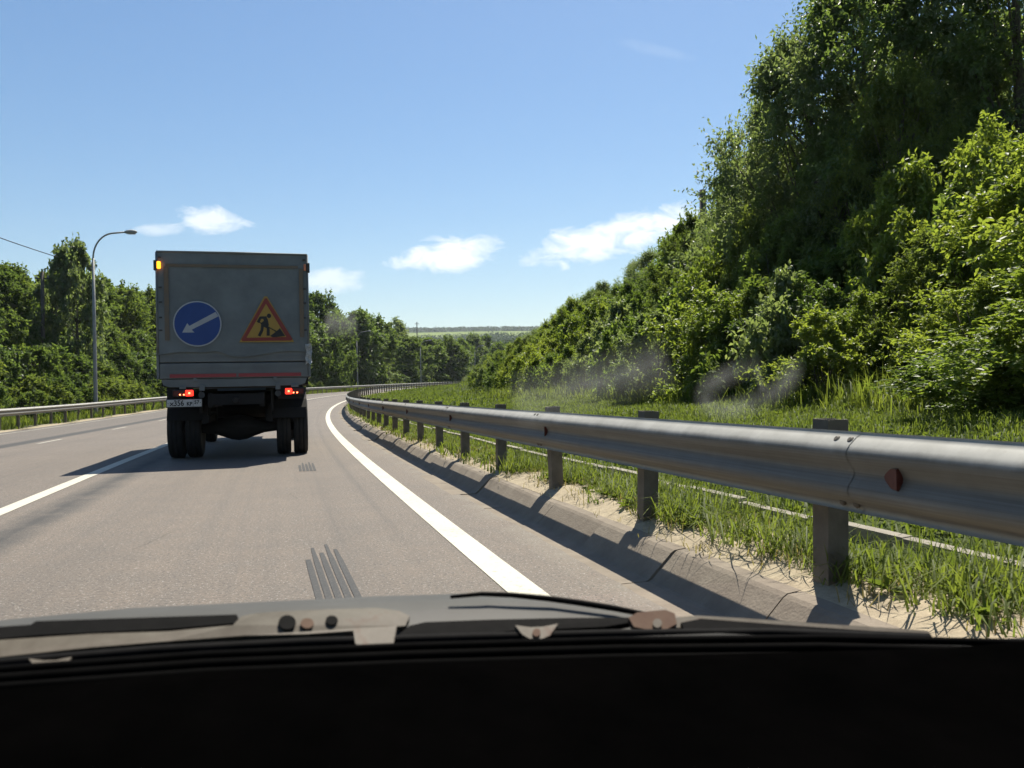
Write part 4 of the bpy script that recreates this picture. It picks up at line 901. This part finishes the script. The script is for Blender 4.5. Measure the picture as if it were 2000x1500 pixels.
grass_object('roadside_grass', 'rough long grass along the outer guardrail', [d1, d2])
# dry stalks and weeds in the sand
s = gr.uniform(1.8, 22, 500); t = gr.uniform(2.12, 2.75, 500); h1 = tufts(gr, s, t, 5, .09, .003, .05, 1.3)
grass_object('dry_grass', 'dry straw coloured stalks lying on the sand by the kerb', [h1], 'hay')

# ------------------------------------------------------------------ the car the view is taken from
def build_car():
    ca = math.radians(15.6); u = np.array([-math.sin(ca), math.cos(ca), 0]); rr = np.array([math.cos(ca), math.sin(ca), 0])
    base = np.array([0., 0, 0]) + rr * .15 + u * .3
    C = empty('car', tuple(base), 0); tag(C, 'silver car with worn wiper and black dashboard, seen from its own passenger seat', 'car')
    def at(px, py, D):
        r = ray(px, py); return np.array([0, 0, CAM_H]) + r * D / (r @ u) - base
    def W(r, D, z): return rr * r + u * D + np.array([0, 0, z]) - base
    # bonnet: rear edge follows the crest, then falls away forward
    crest = [(-420, 1262), (0, 1213), (250, 1190), (500, 1178), (750, 1166), (940, 1160), (1060, 1166), (1180, 1182), (1260, 1198), (1330, 1214), (1500, 1238), (1750, 1262), (2000, 1290)]
    D0 = .93; pts = [at(px, py, D0) for px, py in crest]; V = []; F = []
    prof = [(-.10, -.030), (-.06, -.012), (-.02, -.002), (.03, -.006), (.1, -.034), (.25, -.105), (.5, -.22), (.8, -.40), (1.0, -.56)]
    pts += [pts[-1] + rr * .05 - np.array([0, 0, .035]), pts[-1] + rr * .09 - np.array([0, 0, .14])]
    for p in pts:
        for dd, dz in prof: V.append(p + u * dd + np.array([0, 0, dz]))
    k = len(prof)
    for i in range(len(pts) - 1):
        for j in range(k - 1): F.append((i * k + j, (i + 1) * k + j, (i + 1) * k + j + 1, i * k + j + 1))
    MB().add(V, F).build('bonnet', M['bonnet'], C, True)
    # cowl tray under the wipers, windscreen seal and dashboard
    def ribbon(name, pts, prof, m, D, smooth=True, par=None):
        Q = [at(px, py, D) for px, py in pts]; V = []; F = []; k = len(prof)
        for p in Q:
            for dd, dz in prof: V.append(p + u * dd + np.array([0, 0, dz]))
        for i in range(len(Q) - 1):
            for j in range(k - 1): F.append((i * k + j, (i + 1) * k + j, (i + 1) * k + j + 1, i * k + j + 1))
        return MB().add(V, F).build(name, m, par or C, smooth)
    ribbon('cowl', [(-400, 1345), (0, 1290), (500, 1258), (1000, 1236), (1400, 1225), (1700, 1236), (1830, 1246), (2000, 1240), (2300, 1215)], [(.09, -.035), (.04, -.022), (.015, -.012), (0, -.004), (-.02, -.012), (-.05, -.025)], M['cowl'], .84)
    for k, (dy, dd, rad) in enumerate(((0, .775, .0045), (17, .768, .005), (34, .760, .0045))):
        q = [tuple(at(px, py + dy, dd)) for px, py in ((-400, 1352), (0, 1310), (400, 1281), (800, 1264), (1200, 1252), (1600, 1247), (1830, 1252), (2000, 1256), (2200, 1262))]
        MB().tube(q, rad, 8).build('windscreen_seal', M['seal'], C, True)
    ribbon('dashboard', [(-600, 1395), (0, 1345), (400, 1312), (800, 1296), (1200, 1283), (1600, 1272), (1850, 1266), (2000, 1252), (2500, 1225)], [(.02, -.016), (0, 0), (-.03, .002), (-.12, -.012), (-.25, -.03), (-.40, -.05), (-.47, -.10), (-.48, -.5)], M['dash'], .748)
    # windscreen, pillars and roof
    wz = lambda D: .80 + (.79 - D) * 1.02
    V = []; F = []
    for i in range(9):
        r = -.68 + 1.72 * i / 8; bow = .05 * (1 - ((r - .18) / .86) ** 2)
        for D in (.77, .55, .30): V.append(W(r, D + bow * .4, wz(D) + .02))
    for i in range(8):
        for j in range(2): F.append((i * 3 + j, i * 3 + j + 1, i * 3 + j + 4, i * 3 + j + 3))
    gl = bpy.data.materials.new('clear_glass'); gl.use_nodes = True; nt = gl.node_tree; nt.nodes.remove(nt.nodes['Principled BSDF'])
    tb = nt.nodes.new('ShaderNodeBsdfTransparent'); tb.inputs[0].default_value = (.97, .985, .975, 1); nt.links.new(tb.outputs[0], nt.nodes['Material Output'].inputs['Surface'])
    MB().add(V, F).build('windscreen', gl, C, True)
    sm = bpy.data.materials.new('glass_smear'); sm.use_nodes = True; b = NB(sm); out = b.N['Material Output']; b.N.remove(b.N['Principled BSDF'])
    uvn = b.new('ShaderNodeUVMap'); sx = b.new('ShaderNodeSeparateXYZ'); b.L.new(uvn.outputs[0], sx.inputs[0]); tcs = b.new('ShaderNodeTexCoord')
    edge = b.math('SUBTRACT', 1.0, b.math('SMOOTH_MIN', b.math('ABSOLUTE', sx.outputs[1]), 1.0), True); ends = b.math('MULTIPLY', b.ramp(sx.outputs[0], 0, .12), b.ramp(sx.outputs[0], 1.0, .85))
    fac = b.math('MULTIPLY', b.math('MULTIPLY', edge, ends), b.math('MULTIPLY', b.ramp(b.noise(tcs.outputs['Object'], 25, 3, .5), .15, .9), .085))
    trn = b.new('ShaderNodeBsdfTransparent'); tl = b.new('ShaderNodeBsdfTranslucent'); tl.inputs['Color'].default_value = (.8, .8, .78, 1); ms = b.new('ShaderNodeMixShader')
    b.L.new(fac, ms.inputs[0]); b.L.new(trn.outputs[0], ms.inputs[1]); b.L.new(tl.outputs[0], ms.inputs[2]); b.L.new(ms.outputs[0], out.inputs['Surface'])
    def on_glass(px, py):
        r = ray(px, py); o = np.array([0, 0, CAM_H]); a = r @ u      # meets z = wz(D)
        lam = (.80 + .79 * 1.02 + .012 - CAM_H) / (r[2] + 1.02 * a); return o + r * lam - base
    for (path, wd) in (([(1545, 690), (1552, 735), (1500, 775), (1440, 800), (1390, 798), (1372, 775), (1395, 745), (1450, 720), (1500, 705)], 26), ([(1475, 712), (1485, 740), (1492, 770)], 9), ([(1330, 690), (1200, 740), (1080, 768), (980, 790)], 60), ([(628, 628), (665, 632), (704, 626)], 30)):
        Pp = []; UVs = []; n = len(path); fine_n = (n - 1) * 6 + 1; xs = np.interp(np.linspace(0, n - 1, fine_n), range(n), [p[0] for p in path]); ys = np.interp(np.linspace(0, n - 1, fine_n), range(n), [p[1] for p in path])
        xs = np.convolve(np.pad(xs, 3, mode='edge'), np.ones(7) / 7, 'valid'); ys = np.convolve(np.pad(ys, 3, mode='edge'), np.ones(7) / 7, 'valid')
        dx, dy = np.gradient(xs), np.gradient(ys); L_ = np.hypot(dx, dy) + 1e-6
        for i in range(fine_n):
            for v in (-1, -.5, 0, .5, 1): Pp.append(on_glass(xs[i] - dy[i] / L_[i] * v * wd, ys[i] + dx[i] / L_[i] * v * wd)); UVs.append((i / (fine_n - 1), v))
        I_ = np.arange(fine_n * 5).reshape(fine_n, 5); obj('smear', npmesh('smear', np.array(Pp), np.stack([I_[:-1, :-1], I_[:-1, 1:], I_[1:, 1:], I_[1:, :-1]], -1).reshape(-1, 4), [sm], True, uv=np.array(UVs)), C)
    for r in (-.72, 1.08): MB().tube([tuple(W(r, .85, .78)), tuple(W(r, .30, 1.34))], .035, 8).build('windscreen_pillar', M['bonnet'], C, True)
    V = [W(r, D, z) for D, z in ((.30, 1.335), (.0, 1.40), (-.7, 1.41), (-1.6, 1.36)) for r in (-.70, -.26, .18, .62, 1.06)]
    V = [p + np.array([0, 0, .03 if (i % 5) in (1, 2, 3) else 0]) for i, p in enumerate(V)]
    MB().add(V, [(a * 5 + b, a * 5 + b + 1, a * 5 + b + 6, a * 5 + b + 5) for a in range(3) for b in range(4)]).build('roof', M['bonnet'], C, True)
    for r in (-.76, 1.12):
        V = [W(r, D, z) for D, z in ((.85, .78), (-1.6, .80), (-1.6, .15), (.85, .15))]; MB().add(V, [(0, 1, 2, 3)]).add([p + rr * (.03 if r < 0 else -.03) for p in V], [(3, 2, 1, 0)]).build('door', M['bonnet'], C)
    # wiper lying along the foot of the screen: pressed-steel frame, brackets, rubber
    DW = .845
    def plate(name, poly, m, par, D=DW, th=.007, holes=()):
        Q0 = [at(px, py, D + (np.interp(px, [-300, 0, 500, 1000, 1800], [1330, 1283, 1241, 1235, 1255]) - py) * .0006) for px, py in poly]; b = MB(); n = len(Q0)
        V = list(Q0) + [q + u * th * .5 + np.array([0, 0, -th]) for q in Q0]
        b.add(V, [tuple(range(n)), tuple(range(2 * n - 1, n - 1, -1))] + [(i, i + n, (i + 1) % n + n, (i + 1) % n) for i in range(n)])
        me = b.mesh(name, m); fixnormals(me); return obj(name, me, par)
    wp = plate('wiper', [(-300, 1292), (0, 1250), (180, 1238), (330, 1233), (455, 1221), (472, 1203), (500, 1198), (545, 1194), (640, 1190), (735, 1187), (780, 1193), (800, 1203), (792, 1222), (700, 1231), (600, 1238), (480, 1241), (330, 1252), (180, 1264), (0, 1283), (-300, 1330)], M['wmet'], C)
    for (px, py, w, h, m) in ((561, 1215, 17, 14, 'wrub'), (600, 1217, 13, 10, 'wrust'), (648, 1211, 12, 9, 'wrub')):
        plate('hole', [(px + w * math.cos(q), py + h * math.sin(q)) for q in np.linspace(0, 6.28, 14, endpoint=False)], M[m], wp, DW - .002, .0015)
    plate('bracket', [(690, 1232), (775, 1222), (768, 1260), (752, 1266), (705, 1266), (694, 1256)], M['wmet'], wp, DW - .003)
    plate('blade_spine', [(-300, 1262), (0, 1224), (60, 1220), (70, 1213), (250, 1207), (462, 1200), (470, 1216), (330, 1228), (80, 1240), (0, 1247), (-300, 1288)], M['wrub'], wp, DW + .01)
    plate('blade_spine', [(800, 1222), (830, 1215), (960, 1210), (1100, 1207), (1228, 1206), (1240, 1214), (1180, 1224), (1000, 1232), (880, 1243), (790, 1250), (780, 1238)], M['wrub'], wp, DW + .002)
    plate('bracket', [(1228, 1206), (1245, 1196), (1300, 1191), (1318, 1198), (1322, 1218), (1300, 1230), (1268, 1240), (1258, 1228), (1238, 1224)], M['wrust'], wp, DW - .004)
    plate('rivet', [(1284 + 9 * math.cos(q), 1217 + 9 * math.sin(q)) for q in np.linspace(0, 6.28, 12, endpoint=False)], M['wmet'], wp, DW - .008, .003)
    plate('frame_arm', [(1318, 1206), (1360, 1202), (1450, 1207), (1620, 1219), (1750, 1227), (1812, 1232), (1816, 1238), (1700, 1238), (1500, 1228), (1400, 1222), (1340, 1226), (1318, 1226)], M['wmet'], wp, DW - .001)
    plate('frame_arm', [(1330, 1216), (1370, 1208), (1500, 1218), (1700, 1232), (1818, 1237), (1816, 1258), (1640, 1256), (1480, 1248), (1340, 1238)], M['wrub'], wp, DW - .006)
    for (px, py) in ((98, 1300), (1048, 1235)):
        y = plate('claw', [(px - 42, py - 14), (px - 12, py - 10), (px + 12, py - 11), (px + 42, py - 17), (px + 26, py + 6), (px + 12, py + 12), (px - 14, py + 12), (px - 28, py + 4)], M['wmet'], wp, DW - .009)
        plate('rivet', [(px + 8 * math.cos(q), py + 8 * math.sin(q)) for q in np.linspace(0, 6.28, 10, endpoint=False)], M['wrust'], y, DW - .012, .002)
    MB().tube([tuple(at(px, py, DW - .004)) for px, py in ((-300, 1338), (0, 1297), (300, 1272), (600, 1256), (900, 1247), (1200, 1239), (1500, 1236), (1815, 1247))], .0055, 8).build('rubber', M['wrub'], wp, True)
    w2 = MB().tube([tuple(at(px, py, .90)) for px, py in ((880, 1166), (940, 1160), (1000, 1162), (1070, 1169), (1130, 1177), (1200, 1188), (1260, 1200))], [.002, .0026, .003, .0034, .0036, .0036, .003], 8).build('wiper_arm', M['wrub'], C, True)
build_car()

# ------------------------------------------------------------------ summer haze in the air
hz = bpy.data.materials.new('summer_haze'); hz.use_nodes = True; hz.node_tree.nodes.remove(hz.node_tree.nodes['Principled BSDF'])
pv = hz.node_tree.nodes.new('ShaderNodeVolumePrincipled'); pv.inputs['Color'].default_value = (.86, .92, 1, 1); pv.inputs['Density'].default_value = .00011; pv.inputs['Anisotropy'].default_value = .2
hz.node_tree.links.new(pv.outputs[0], hz.node_tree.nodes['Material Output'].inputs['Volume'])
hb_ = MB().box(-3700, 3700, -3700, 3700, -40, 290).build('haze', hz); tag(hb_, 'thin pale blue summer haze over the valley', 'haze', kind='stuff')
